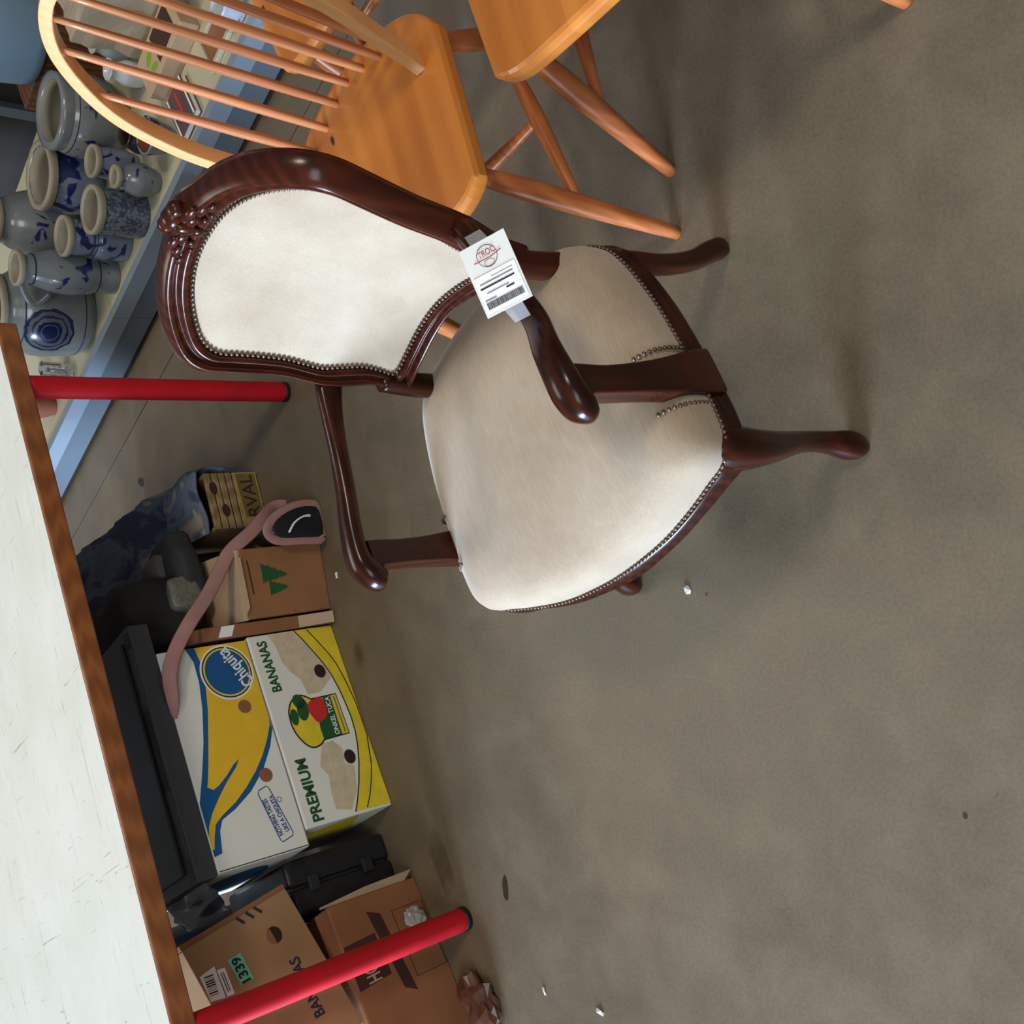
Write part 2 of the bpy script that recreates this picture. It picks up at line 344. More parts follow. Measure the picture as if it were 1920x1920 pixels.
# oil stain and rust marks soaked into the concrete
def blot(name, cx, cy, a, b, rot, mat, seed):
    pts = []
    for j in range(26):
        th = 2 * math.pi * j / 26; r = 1 + 0.35 * noise.noise(V((math.cos(th) * 1.7 + seed, math.sin(th) * 1.7, seed)))
        x, y = a * r * math.cos(th), b * r * math.sin(th); pts.append((cx + x * math.cos(rot) - y * math.sin(rot), cy + x * math.sin(rot) + y * math.cos(rot), 0.0006))
    return flat(name, pts, [tuple(range(26))], mat, fl)
def faded(name, c, rough, lo, hi, amt):
    m = Mat(name); tc = m.n('ShaderNodeTexCoord'); mp = m.n('ShaderNodeMapping'); mp.inputs['Location'].default_value = (-1, -1, 0); mp.inputs['Scale'].default_value = (2, 2, 0)
    m.l(tc.outputs['Generated'], mp.inputs[0]); ln = m.n('ShaderNodeVectorMath', operation='LENGTH'); m.l(mp.outputs[0], ln.inputs[0])
    nz = m.noise(m.coord(), 22, 5, .65); ad = m.n('ShaderNodeMath', operation='MULTIPLY_ADD'); m.l(nz, ad.inputs[0]); ad.inputs[1].default_value = 0.9; m.l(ln.outputs['Value'], ad.inputs[2])
    al = m.ramp(ad.outputs[0], [(lo, (amt, amt, amt, 1)), (hi, (0, 0, 0, 1))]); m.l(al, m.b.inputs['Alpha']); m.col(c); m.set(Roughness=rough); return m.m
OIL = faded('oil_stain', srgb(52, 40, 28), 0.45, .85, .98, .95)
RUST = faded('rust_mark', srgb(88, 66, 44), 0.7, .35, .98, .6)
# ------------------------------------------------------------------ shelf unit with its base
def shelf():
    t = empty('display_shelf', sp(0.3, 0.3)); tag(t, 'low metal display shelf with blue-grey front and cream boards along the wall', 'shelf')
    inv = t.matrix_world
    L = lambda s, n, z: sp(s, n, z) - t.location
    def bar(name, s0, s1, n0, n1, z0, z1, mat, par=t):
        q = [L(s, n, z) for z in (z0, z1) for s, n in ((s0, n0), (s1, n0), (s1, n1), (s0, n1))]
        return flat(name, q, [(0, 1, 2, 3), (4, 5, 6, 7), (0, 1, 5, 4), (1, 2, 6, 5), (2, 3, 7, 6), (3, 0, 4, 7)], mat, par)
    ss = [-1.6, -0.35, 0.98, 2.3, 3.6]
    for a, b in zip(ss[:-1], ss[1:]):
        k = bar('kick_panel', a + 0.001, b - 0.001, 0.006, 0.025, 0.018, 0.10, METAL_D)
        bar('front_rail', a + 0.001, b - 0.001, 0.0, 0.03, 0.10, 0.156, METAL)
        bar('shelf_board', a + 0.001, b - 0.001, 0.033, 0.95, 0.12, 0.15, CREAM)
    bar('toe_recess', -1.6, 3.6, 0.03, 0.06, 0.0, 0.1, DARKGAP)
    bar('back_panel', -1.6, 3.6, 0.95, 0.97, 0.0, 1.6, plain('shelf_back_dark', srgb(38, 34, 32), 0.8, 0.2, 3))
    for s in ss: bar('upright', s - 0.02, s + 0.02, 0.92, 0.95, 0.0, 1.6, METAL_D)
shelf()
ZS = 0.1505
def pot(name, s, n, prof, mat, label, cat, inner=BEIGECLAY, wall=0.008, rz=0.0, handle=None, lip=None, hmat=None, group=None, tilt=None, bands=(), rim=None):
    """turned vessel on the shelf board; prof = [(r, z)] from foot to rim"""
    p = sp(s, n, ZS); t = empty(name, p, rz); tag(t, label, cat, group)
    pr = cr(prof, 4); top = pr[-1]
    lathe('body', [(max(pr[0][0] - 0.004, 0.004), 0)] + pr + [(top[0] - wall * 0.5, top[1] + wall * 0.4), (top[0] - wall, top[1])], mat, t, cap=(True, False))
    inn = [(top[0] - wall, top[1])] + [(max(r - wall, 0.004), z) for r, z in reversed(pr[2:-1])]
    inn = [q for q in inn if q[1] > 0.02]
    lathe('inside', [(q[0] - 0.0005, q[1]) for q in inn], inner, t, cap=(False, True))
    if lip is not None: lathe('rim', [(top[0] + 0.001, top[1] - lip), (top[0] + 0.003, top[1] - lip * 0.7), (top[0] + 0.004, top[1] - lip * 0.2), (top[0] + 0.003, top[1] + 0.006), (top[0] - wall * 0.6, top[1] + 0.007), (top[0] - wall - 0.001, top[1] - 0.002)], rim or inner, t, cap=(False, False))
    for zb, rb in bands:
        lathe('painted_band', [(rb, zb - 0.0025), (rb + 0.0012, zb), (rb, zb + 0.0025)], INK_DB, t, cap=(False, False))
    if handle:
        z0, z1, r0, r1, out, ang, wd = handle
        rows = []
        for q in range(9):
            th = q / 8; rr = r0 + (r1 - r0) * th + out * math.sin(math.pi * th); zz = z0 + (z1 - z0) * th
            rows.append((rr * math.cos(ang), rr * math.sin(ang), zz, wd, wd * 0.55))
        sweep('handle', rows, hmat or mat, t, k=2, n=10, up=(-math.sin(ang), math.cos(ang), 0))
    return t

# ------------------------------------------------------------------ armchair
def armchair():
    ang = math.atan2(0.9142, -0.4051)
    t = empty('armchair', (0.157 - 0.01 * 0.405, 1.273 + 0.01 * 0.914, 0), ang)
    tag(t, 'carved dark wood armchair with pale beige velvet seat and back, price card on its arm', 'armchair')
    TT = math.tan(math.radians(14))
    def S(x, z): return V((x, -0.19 - (z - 0.42) * TT + 1.5 * x * x, z))
    def N(x, z): return V((-3.0 * x, 1, TT)).normalized()
    half = [(0, .896, 0, .952), (.045, .895, .05, .941), (.09, .889, .100, .934), (.13, .878, .147, .922), (.165, .862, .190, .901), (.187, .845, .218, .876), (.196, .82, .228, .846), (.191, .79, .224, .81),
            (.184, .75, .214, .755), (.179, .71, .207, .71), (.179, .675, .206, .67), (.178, .648, .205, .64), (.168, .615, .199, .605), (.158, .58, .187, .565), (.157, .55, .180, .53), (.156, .523, .176, .490), (.12, .518, .118, .486), (.06, .520, .06, .489), (0, .522, 0, .494)]
    loop = half + [(-a, b, -c, d) for a, b, c, d in reversed(half[1:-1])]
    loop = cr(loop, 4, closed=True)
    prof = [(0.0, -.02), (0.0, .004), (.10, .009), (.22, .015), (.33, .015), (.42, .009), (.50, .008), (.58, .013), (.70, .020), (.82, .017), (.93, .008), (1.0, -.004), (1.02, -.016), (.95, -.027), (.5, -.03), (0.0, -.026)]
    vs_, fs = [], []; np_ = len(prof)
    for ix, iz, ox, oz in loop:
        for wv, h in prof:
            x = ix + (ox - ix) * wv; z = iz + (oz - iz) * wv; vs_.append(S(x, z) + N(x, z) * h)
    n = len(loop)
    for i in range(n):
        for j in range(np_): a, b = i * np_ + j, i * np_ + (j + 1) % np_; c, d = ((i + 1) % n) * np_ + (j + 1) % np_, ((i + 1) % n) * np_ + j; fs.append((a, b, c, d))
    mesh('back_frame', vs_, fs, MAHOG, t)
    # upholstered back, front and rear
    def pad(name, off, bulge, sgn):
        rings = [1.0, .985, .955, .9, .8, .65, .45, .22]; vs_, fs = [], []; cx, cz = 0, .71
        for s in rings:
            for ix, iz, _, _ in loop:
                x, z = cx + (ix - cx) * s, cz + (iz - cz) * s
                vs_.append(S(x, z) + N(x, z) * (off + sgn * bulge * (1 - s ** 5)))
        m = len(loop)
        for i in range(len(rings) - 1):
            for j in range(m): fs.append((i * m + j, i * m + (j + 1) % m, (i + 1) * m + (j + 1) % m, (i + 1) * m + j))
        vs_.append(S(cx, cz) + N(cx, cz) * (off + sgn * bulge)); c = len(vs_) - 1; k = (len(rings) - 1) * m
        for j in range(m): fs.append((k + j, k + (j + 1) % m, c))
        return mesh(name, vs_, fs, VELVET, t)
    pad('back_cushion', .003, .016, 1); pad('rear_panel', -.022, .004, -1)
    # nail rows
    def nails(name, pts, r, par):
        bm = bmesh.new()
        for q, nn in pts:
            g = bmesh.ops.create_icosphere(bm, subdivisions=1, radius=r)
            for v in g['verts']: v.co = v.co + q
        return stuff(bmobj(name, bm, NAIL, par))
    def spaced(pts, d, closed=True):
        out, acc = [], 0.0; m = len(pts)
        for i in range(m if closed else m - 1):
            a, b = pts[i], pts[(i + 1) % m]; L = (b - a).length
            while acc < L: out.append(a.lerp(b, acc / L)); acc += d
            acc -= L
        return out
    line = [S(ix * 0.992, .71 + (iz - .71) * .99) + N(ix, iz) * .008 for ix, iz, _, _ in loop]
    nails('nail_trim', [(q, None) for q in spaced(line, .0085)], .0038, t)
    # carved crest
    bm = bmesh.new()
    def blob(x, z, h, r, sc): q = S(x, z) + N(x, z) * h; ico(bm, q, r, 2, sc)
    blob(0, .948, .006, .020, (1.0, .9, .8)); blob(0, .930, .018, .014, (.8, .6, 1.2))
    for s in (-1, 1):
        blob(s * .017, .951, .004, .015, (1, .9, .75)); blob(s * .02, .928, .018, .010, (1.2, .6, .9)); blob(s * .034, .935, .017, .010, (1.5, .6, .8)); blob(s * .048, .926, .018, .008, (1.7, .6, .8)); blob(s * .062, .918, .018, .006, (1.6, .6, .8))
        blob(s * .026, .912, .015, .0065, (1, .7, 1)); blob(s * .04, .908, .014, .0055, (1, .7, 1))
    blob(0, .912, .016, .008, (1, .7, 1.2))
    bmobj('crest_carving', bm, MAHOG, t)
    # lower flowing moulding of the back rail: small carved ears at both ends
    # back legs running up into the stiles
    for s in (-1, 1):
        sweep('back_leg', [(s * .172, -.172, .545, .030, .040), (s * .172, -.166, .49, .036, .042), (s * .176, -.166, .43, .040, .042), (s * .186, -.172, .35, .040, .042), (s * .196, -.176, .27, .038, .040), (s * .200, -.180, .18, .034, .036), (s * .203, -.196, .10, .034, .036), (s * .208, -.216, .045, .036, .040), (s * .212, -.226, .012, .036, .040), (s * .212, -.228, .0, .030, .034)], MAHOG, t, up=(0, 1, 0))
        sweep('front_leg', [(s * .250, .196, .372, .050, .050), (s * .258, .206, .35, .070, .064), (s * .267, .214, .315, .068, .062), (s * .272, .216, .27, .056, .052), (s * .270, .212, .22, .046, .044), (s * .266, .205, .165, .037, .036), (s * .264, .202, .115, .033, .033), (s * .267, .206, .07, .036, .036), (s * .275, .216, .034, .046, .046), (s * .280, .222, .013, .042, .042), (s * .281, .223, .0, .030, .030)], MAHOG, t, up=(0, 1, 0), p=2.4)
    # arms: each side fitted on its own
    for s, dx, dz in ((1, 0.0, 0.0), (-1, 0.004, 0.0)):
        R = [(.196, -.205, .620, .030, .054), (.206, -.175, .628, .032, .048), (.220, -.12, .631, .031, .036), (.236, -.06, .630, .033, .030), (.250, 0.0, .631, .038, .030), (.262, .055, .635, .045, .031), (.268, .10, .637, .051, .033), (.268, .128, .632, .053, .039), (.265, .147, .618, .049, .041), (.262, .154, .603, .034, .030)]
        ND = lambda y: lerp_t(y, ((-.2, 0.0), (-.1, -.008), (0.0, -.014), (.05, -.002), (.08, 0.0), (.16, 0.0))) if s < 0 else 0.0
        sweep('arm', [(s * (x + dx * min(1, (y + .2) / .15)), y, z + ND(y), a, b) for x, y, z, a, b in R], MAHOG, t, p=2.3, n=16)
        U = [(.283, .098, .335, .040, .076), (.283, .100, .37, .040, .072), (.279, .104, .42, .038, .060), (.272, .108, .48, .035, .050), (.266, .110, .55, .034, .044), (.264, .110, .60, .036, .046), (.264, .110, .622, .036, .046)]
        sweep('arm_support', [(s * (x + (dx if z > .45 else 0)), y, z + (dz if z > .5 else 0), a, b) for x, y, z, a, b in U], MAHOG, t, up=(0, 1, 0), p=9, n=20, smooth=False)
    # seat: outline, rail, cushion
    hs = [(0, .290), (.06, .287), (.12, .279), (.18, .263), (.225, .247), (.262, .233), (.282, .205), (.287, .16), (.284, .10), (.279, .03), (.270, -.04), (.250, -.12), (.225, -.168), (.18, -.198), (.09, -.222), (0, -.230)]
    so = hs + [(-x, y) for x, y in reversed(hs[1:-1])]; so = cr(so, 4, closed=True)
    m = len(so); nrm = []
    for i in range(m):
        a, b = V(so[i - 1]), V(so[(i + 1) % m]); tg = (b - a).normalized(); nn = V((-tg.y, tg.x)); 
        if nn.dot(V(so[i]) - V((0, .03))) < 0: nn = -nn
        nrm.append(nn)
    def ring_mesh(name, prof_fn, mat, close_prof):
        vs_, fs = [], []; k = None
        for i in range(m):
            pf = prof_fn(so[i]); k = len(pf)
            for o_, z in pf: q = V(so[i]) + nrm[i] * o_; vs_.append((q.x, q.y, z))
        for i in range(m):
            for j in range(k if close_prof else k - 1):
                a, b = i * k + j, i * k + (j + 1) % k; c, d = ((i + 1) % m) * k + (j + 1) % k, ((i + 1) % m) * k + j; fs.append((a, b, c, d))
        return mesh(name, vs_, fs, mat, t)
    def rail_prof(p):
        x, y = p; zb = .318
        if y > .2: zb = .322 - .012 * math.exp(-(x / .07) ** 2) - .012 * min(1, max(0, (abs(x) - .17) / .1))
        return [(-.022, zb + .004), (-.004, zb), (.006, zb + .004), (.009, zb + .012), (.004, zb + .02), (.007, zb + .03), (.003, .358), (-.01, .362), (-.022, .362)]
    ring_mesh('seat_rail', rail_prof, MAHOG, True)
    rings = [(1.0, .352), (1.006, .372), (1.006, .392), (.995, .410), (.97, .424), (.93, .435), (.86, .444), (.74, .452), (.55, .459), (.32, .463), (.12, .465)]
    vs_, fs = [], []
    for s, z in rings:
        for x, y in so: vs_.append((x * s, .03 + (y - .03) * s, z + (0.0)))
    for i in range(len(rings) - 1):
        for j in range(m): fs.append((i * m + j, i * m + (j + 1) % m, (i + 1) * m + (j + 1) % m, (i + 1) * m + j))
    vs_.append((0, .03, .4655)); k = (len(rings) - 1) * m
    for j in range(m): fs.append((k + j, k + (j + 1) % m, len(vs_) - 1))
    mesh('seat_cushion', vs_, fs, VELVET, t)
    line = [V((so[i][0], so[i][1], .366)) + V((nrm[i].x, nrm[i].y, 0)) * .0035 for i in range(m)]
    pts = spaced(line, .0085)
    for s in (-1, 1):       # nails round the arm supports
        pts += [q for y in (.054, .147) for q in spaced([V((s * x, y, z)) for x, z in ((.252, .445), (.262, .441), (.271, .4345), (.279, .425), (.284, .412), (.2875, .398), (.288, .372))], .0085, False)]
    nails('seat_nail_trim', [(q, None) for q in pts], .0038, t)
    return t, S, N
AC, ACS, ACN = armchair()
def ac(x, y, z):
    a = math.atan2(0.9142, -0.4051); c, s = math.cos(a), math.sin(a)
    return V((AC.location.x + x * c - y * s, AC.location.y + x * s + y * c, z))
# price card on the near arm, held by clear tape
def price_card():
    t = empty('price_card', ac(-.262, -.05, .665)); tag(t, 'white price card with barcode taped to the arm of the velvet armchair', 'price tag')
    camdir = (V((0, 0, 1.65)) - t.location).normalized(); nrm = (camdir * 0.75 + V((0, 0, 0.55))).normalized()
    P = [ac(-.242, -.103, .69), ac(-.321, -.096, .69), ac(-.328, .013, .69), ac(-.24, .002, .69)]
    # corners carried onto the tilted card plane along the viewing lines
    cpos = V((0, 0, 1.65)); Q = []
    for p in P:
        r = (p - cpos); k = nrm.dot(t.location - cpos) / nrm.dot(r); Q.append(cpos + r * k)
    top = (Q[0] + Q[1]) / 2; bot = (Q[2] + Q[3]) / 2; yv = (top - bot).normalized(); xv = yv.cross(nrm).normalized()
    c = (Q[0] + Q[1] + Q[2] + Q[3]) / 4; hgt = (top - bot).length; wid = ((Q[1] - Q[0]).length + (Q[2] - Q[3]).length) / 2
    def at(u, v, o=0.0): return c + xv * (u * wid / 2) + yv * (v * hgt / 2) + nrm * o - t.location
    class CF:
        def at(s, u, v, off=0.0): return at(u, v, off)
    F = CF()
    q = [at(a, b, o) for o in (0, .0016) for a, b in ((-1, -1), (1, -1), (1, 1), (-1, 1))]
    flat('card', q, [(0, 1, 2, 3), (4, 5, 6, 7), (0, 1, 5, 4), (1, 2, 6, 5), (2, 3, 7, 6), (3, 0, 4, 7)], plain('card_stock', srgb(214, 208, 200), 0.5, 0.03, 20), t)
    patch('sticker', [(-.9, -.92), (.9, -.92), (.9, .12), (-.9, .12)], PAPER, t, .0022, F)
    band('print_ring', ell(-.02, .55, .42, .30, 32), .02, INK_BR, t, .0022, F, True)
    RL = plain('dull_red_ink', srgb(150, 70, 70), 0.5, 0.1, 20)
    band('print_stroke', [(-.62, .50), (.1, .49), (.60, .56)], .03, RL, t, .0026, F)
    text('print_text', 'TROC', (-.36, .56), (.38, .58), .17, RL, t, .0028, F)
    band('print_line', ell(-.02, .36, .22, .09, 20), .018, RL, t, .0026, F, True)
    for v, a, b, wd in ((0.0, -.2, .75, .02), (-.10, -.75, .7, .04), (-.22, -.8, .7, .05), (-.38, -.6, .35, .035), (-.46, .2, .55, .05), (-.56, -.8, -.3, .04)):
        band('print_line', [(a, v), (b, v)], wd, INK_K if wd > .045 else INK_GR, t, .0026, F)
    patch('barcode', [(-.8, -.82), (.8, -.82), (.8, -.62), (-.8, -.62)], INK_GR, t, .0026, F)
    for k in range(22): band('barcode_bar', [(-.76 + k * .07, -.81), (-.76 + k * .07, -.63)], random.choice((.012, .02, .03)), INK_K, t, .0029, F)
    # tape tails
    a0 = at(-.1, .95, -.002); a1 = at(-.25, 1.32, -.006); b0 = at(.1, -.95, -.002); b1 = at(.2, -1.4, -.012)
    for nm, p, r in (('tape', a0, a1), ('tape', b0, b1)):
        sd = xv * .014
        flat(nm, [p - sd, p + sd, r + sd * .8, r - sd * .9, p - sd + nrm * .0008, p + sd + nrm * .0008, r + sd * .8 + nrm * .001, r - sd * .9 + nrm * .001], [(0, 1, 2, 3), (4, 5, 6, 7), (0, 1, 5, 4), (1, 2, 6, 5), (2, 3, 7, 6), (3, 0, 4, 7)], CLEAR, t)
price_card()

# ------------------------------------------------------------------ pine bow-back chairs
def pine_chair():
    t = empty('pine_chair')
    W = lambda f: .245 - .08 * (f + .05)
    FP = lambda u: .302 - .032 * abs(u) ** 8 - .004 * abs(u) ** 2
    FM = lambda u: -.135 + .07 * u * u + .045 * abs(u) ** 8
    def edge(d): return 0.0 if d >= 1 else (1 - math.sqrt(max(0.0, 1 - (1 - d) ** 2)))
    us = [-1, -.62, -.2, .22, .6, 1]
    nv, nu = 26, 7
    for a, b in zip(us[:-1], us[1:]):
        vs_, fs = [], []
        def P(u, v, top):
            f0, f1 = FM(u), FP(u); f = f0 + (f1 - f0) * v; r = u * W(f)
            e = max(edge(min(v, 1 - v) * (f1 - f0) / .014), edge((1 - abs(u)) * .24 / .014))
            sc = .010 * math.exp(-((f - .03) / .13) ** 2) * (1 - u * u) * (1 - .5 * math.exp(-(u / .2) ** 2))
            return (r, f, (.452 - .012 * e - sc) if top else (.416 + .008 * e))
        uu = [a + (b - a) * (0.5 - 0.5 * math.cos(math.pi * i / nu)) for i in range(nu + 1)]
        vv = [0.5 - 0.5 * math.cos(math.pi * i / nv) for i in range(nv + 1)]
        for top in (True, False):
            for u in uu:
                for v in vv: vs_.append(P(u, v, top))
        G = (nu + 1) * (nv + 1); I = lambda i, j: i * (nv + 1) + j
        for o_ in (0, G):
            for i in range(nu):
                for j in range(nv): fs.append((o_ + I(i, j), o_ + I(i + 1, j), o_ + I(i + 1, j + 1), o_ + I(i, j + 1)))
        for i in range(nu):
            for j in (0, nv): fs.append((I(i, j), I(i + 1, j), G + I(i + 1, j), G + I(i, j)))
        for j in range(nv):
            for i in (0, nu): fs.append((I(i, j), I(i, j + 1), G + I(i, j + 1), G + I(i, j)))
        mesh('seat_board', vs_, fs, PINE, t, smooth=False)
    tb = math.tan(math.radians(14))
    bow = [(.178, 0), (.19, .08), (.205, .17), (.209, .26), (.191, .37), (.147, .455), (.083, .520), (0, .547)]
    full = [(x, h) for x, h in bow] + [(-x, h) for x, h in reversed(bow[:-1])]
    rows = [(x, -h * tb + .012, .445 + h, .022, .036) for x, h in full]
    sweep('bow', rows, PINE_BOW, t, k=10, n=16, p=9, up=(0, 1, .25), smooth=False)
    def bh(x):
        x = abs(x)
        for (xa, ha), (xb, hb) in zip(bow[:-1], bow[1:]):
            if xb <= x <= xa and ha > .2: return ha + (hb - ha) * (x - xa) / (xb - xa)
        return .26
    fr = cr([(x, h) for x, h in bow], 6)
    def bh(x):
        x = abs(x); best = min((q for q in fr if q[1] > .25), key=lambda q: abs(q[0] - x)); return best[1]
    for xb_, fb, xt in ((.155, -.050, .160), (.105, -.070, .100), (.055, -.088, .045), (.008, -.098, -.005), (-.042, -.090, -.055), (-.092, -.074, -.105), (-.140, -.052, -.155)):
        h = bh(xt) - .004
        rod('spindle', (xb_, fb, .438), (xt, -h * tb + .012, .445 + h), [(0, .015), (.3, .019), (.6, .017), (1, .011)], PINE_SP, t, n=10)
    top = {}
    for s in (-1, 1):
        fa, fb = V((s * .175, .225, .425)), V((s * .250, .340, 0)); ba, bb = V((s * .165, -.045, .425)), V((s * .215, -.165, 0))
        pr = [(0, .026), (.06, .030), (.25, .040), (.5, .039), (.8, .031), (1, .025)]
        rod('leg', fa, fb, pr, PINE_LEG, t); rod('leg', ba, bb, pr, PINE_LEG, t)
        p, q = fa.lerp(fb, .52), ba.lerp(bb, .46); rod('stretcher', p, q, [(0, .017), (.12, .020), (.5, .032), (.88, .020), (1, .017)], PINE_LEG, t); top[s] = p.lerp(q, .5)
    rod('stretcher', top[-1], top[1], [(0, .017), (.12, .020), (.5, .032), (.88, .020), (1, .017)], PINE_LEG, t)
    return t
def copy_tree(o, parent=None):
    c = o.copy(); COL.objects.link(c)
    if parent: c.parent = parent
    for ch in list(o.children): copy_tree(ch, c)
    return c
pc = pine_chair()
spots = [((.733, 1.630), 200, 'pine bow-back chair beside the armchair, its spindled back in full view'),
         ((1.010, 1.130), 195, 'pine chair cut off by the picture edge, only seat corner and legs showing'),
         ((1.255, 1.80), 205, 'pine chair standing behind another one, glimpsed through its spindles')]
allp = [pc, copy_tree(pc), copy_tree(pc)]
for o, (p, a, lab) in zip(allp, spots):
    o.location = (p[0], p[1], 0); o.rotation_euler = (0, 0, math.radians(a - 90)); tag(o, lab, 'chair', 'pine bow-back chairs')

# ------------------------------------------------------------------ table
def table():
    a = math.atan2(.4205, .9073)
    t = empty('table', (.390, 2.707, 0), a); tag(t, 'long table with scuffed cream top, brown wooden edge and red tubular legs', 'table')
    x0, x1, y0, y1 = -1.70, .165, -.030, 1.25
    zt = .758
    box('table_top', (x0 + .012, y0 + .012, .722), (x1 - .012, y1 - .012, zt - .001), LAM, t, .001)
    e = .014
    box('edge_band', (x0, y0, .710), (x1, y0 + e, zt), EDGEWOOD, t, .005, seg=3); box('edge_band', (x0, y1 - e, .710), (x1, y1, zt), EDGEWOOD, t, .005, seg=3)
    box('edge_band', (x0, y0 + e, .710), (x0 + e, y1 - e, zt), EDGEWOOD, t, .005, seg=3); box('edge_band', (x1 - e, y0 + e, .710), (x1, y1 - e, zt), EDGEWOOD, t, .005, seg=3)
    for lx in (0.0, -1.500):
        for ly, dx in ((0.0, 0.0), (1.16, -.16)):
            lx = lx + dx
            g = lathe('leg', [(.0275, .012), (.028, .02), (.028, .70), (.0275, .722)], RED, t, 24, cx=lx, cy=ly)
            lathe('foot_cap', [(.026, 0), (.0285, .002), (.029, .012), (.0275, .016)], BLACK, g, 24, cx=lx, cy=ly)
table()

# ------------------------------------------------------------------ banana cartons and other boxes
TD = math.atan2(.434, .901)
def carton(name, g, rz, wdt, dep, hgt, mat, label, z0=0.0, cat='box', tilt=0.0):
    t = empty(name, (g[0], g[1], z0), rz); t.rotation_euler = (0, -tilt, rz); tag(t, label, cat)
    return t
def tuca():
    t = carton('banana_carton', (-.734, 2.345), TD, 0, 0, 0, WHITE, 'stained white and yellow banana carton lettered PREMIUM BANANAS, on the floor under the table')
    b = box('body', (0, 0, 0), (.515, .39, .258), WHITE, t, .004)
    dy = [(0.5128, 0.1192), (0.4813, 0.0998), (0.4463, 0.0817), (0.4112, 0.0636), (0.3735, 0.0503), (0.3331, 0.0419), (0.2936, 0.0371), (0.2512, 0.0337), (0.2101, 0.0356), (0.1707, 0.0429), (0.1263, 0.0561), (0.0804, 0.0736), (0.0391, 0.0932), (0.0079, 0.1107)]
    patch('water_stain', [(0.512, 0.1989), (0.512, 0.1227), (0.4779, 0.101), (0.4079, 0.0648), (0.3668, 0.0527), (0.333, 0.0993), (0.3329, 0.1368), (0.3756, 0.1441), (0.4039, 0.1676), (0.4303, 0.1805), (0.4801, 0.1858)], STAIN, t, .0004)
    patch('water_stain', [(0.1958, 0.1449), (0.1985, 0.1105), (0.1739, 0.0895), (0.1353, 0.0963), (0.1229, 0.0707), (0.0605, 0.0869), (0.0163, 0.1187), (0.0273, 0.1624), (0.0717, 0.1606), (0.115, 0.1521), (0.1415, 0.1681)], STAIN, t, .0004)
    patch('print_band', dy + [(.005, .002), (.511, .002)], INK_YL, t, .0008)
    band('print_line', dy, .0035, INK_K, t, .0012)
    band('print_line', [(0.5108, 0.08), (0.4713, 0.0574), (0.432, 0.0367), (0.4013, 0.0245), (0.3605, 0.0161), (0.3239, 0.0101), (0.2842, 0.0055), (0.235, 0.0046), (0.1935, 0.0049), (0.1508, 0.0137), (0.1119, 0.0218), (0.0721, 0.0385), (0.0397, 0.055), (0.0101, 0.0742)], .003, INK_K, t, .0012)
    text('print_text', 'BANANAS', (.356, .207), (.497, .210), .027, INK_G, t, .0010, bold=.03)
    text('print_text', 'PREMIUM', (.0112, .204), (.172, .2035), .030, INK_G, t, .0010, bold=.03)
    blob = cr([(0.2954, 0.2081), (0.3197, 0.1944), (0.3328, 0.1736), (0.3332, 0.157), (0.3255, 0.1431), (0.3187, 0.1344)], 3) + [(.3205, .058), (.2091, .0558)] + cr([(0.2067, 0.1336), (0.1985, 0.1421), (0.1925, 0.1607), (0.1962, 0.1777), (0.2127, 0.1935), (0.2385, 0.2061), (0.266, 0.211)], 3)
    patch('print_emblem', blob, INK_YL, t, .0010); band('print_line', blob, .004, INK_K, t, .0014, closed=True)
    for (u, v, a, b_, r) in ((.3187, .171, .020, .017, .3), (.2954, .166, .030, .017, -.2), (.2802, .196, .022, .012, -.1)): patch('print_leaf', ell(u, v, a, b_, 20, r), INK_G, t, .0016)
    patch('print_field', [(0.319, 0.0987), (0.319, 0.0756), (0.2098, 0.0767), (0.2083, 0.133), (0.237, 0.1338), (0.2534, 0.1316), (0.2712, 0.1009)], INK_G, t, .0016)
    patch('print_sun', cr([(0.3104, 0.1447), (0.3184, 0.1233), (0.3161, 0.1016), (0.2712, 0.1009), (0.2534, 0.1316), (0.2695, 0.1444), (0.2912, 0.1515)], 3, True), INK_R, t, .0018)
    text('print_text', 'ONKEL TUCA', (.212, .083), (.317, .0805), .014, PAPER, t, .0022, bold=.02)
    patch('print_strip', [(.3180, .0735), (.3185, .0585), (.2110, .0565), (.2099, .0745)], INK_YL, t, .0019)
    band('print_line', [(.215, .0655), (.315, .066)], .0045, INK_GR, t, .0022)
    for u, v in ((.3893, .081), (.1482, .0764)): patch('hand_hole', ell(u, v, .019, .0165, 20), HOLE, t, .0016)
    FS = Face((0, -1), (0, 0, 0))       # end panel at the left
    patch('print_band', [(-.005, .10), (-.09, .23), (-.16, .255), (-.385, .255), (-.385, .12), (-.2, .02)], INK_YL, t, .0008, Face((0, -1), (0, 0, 0)))
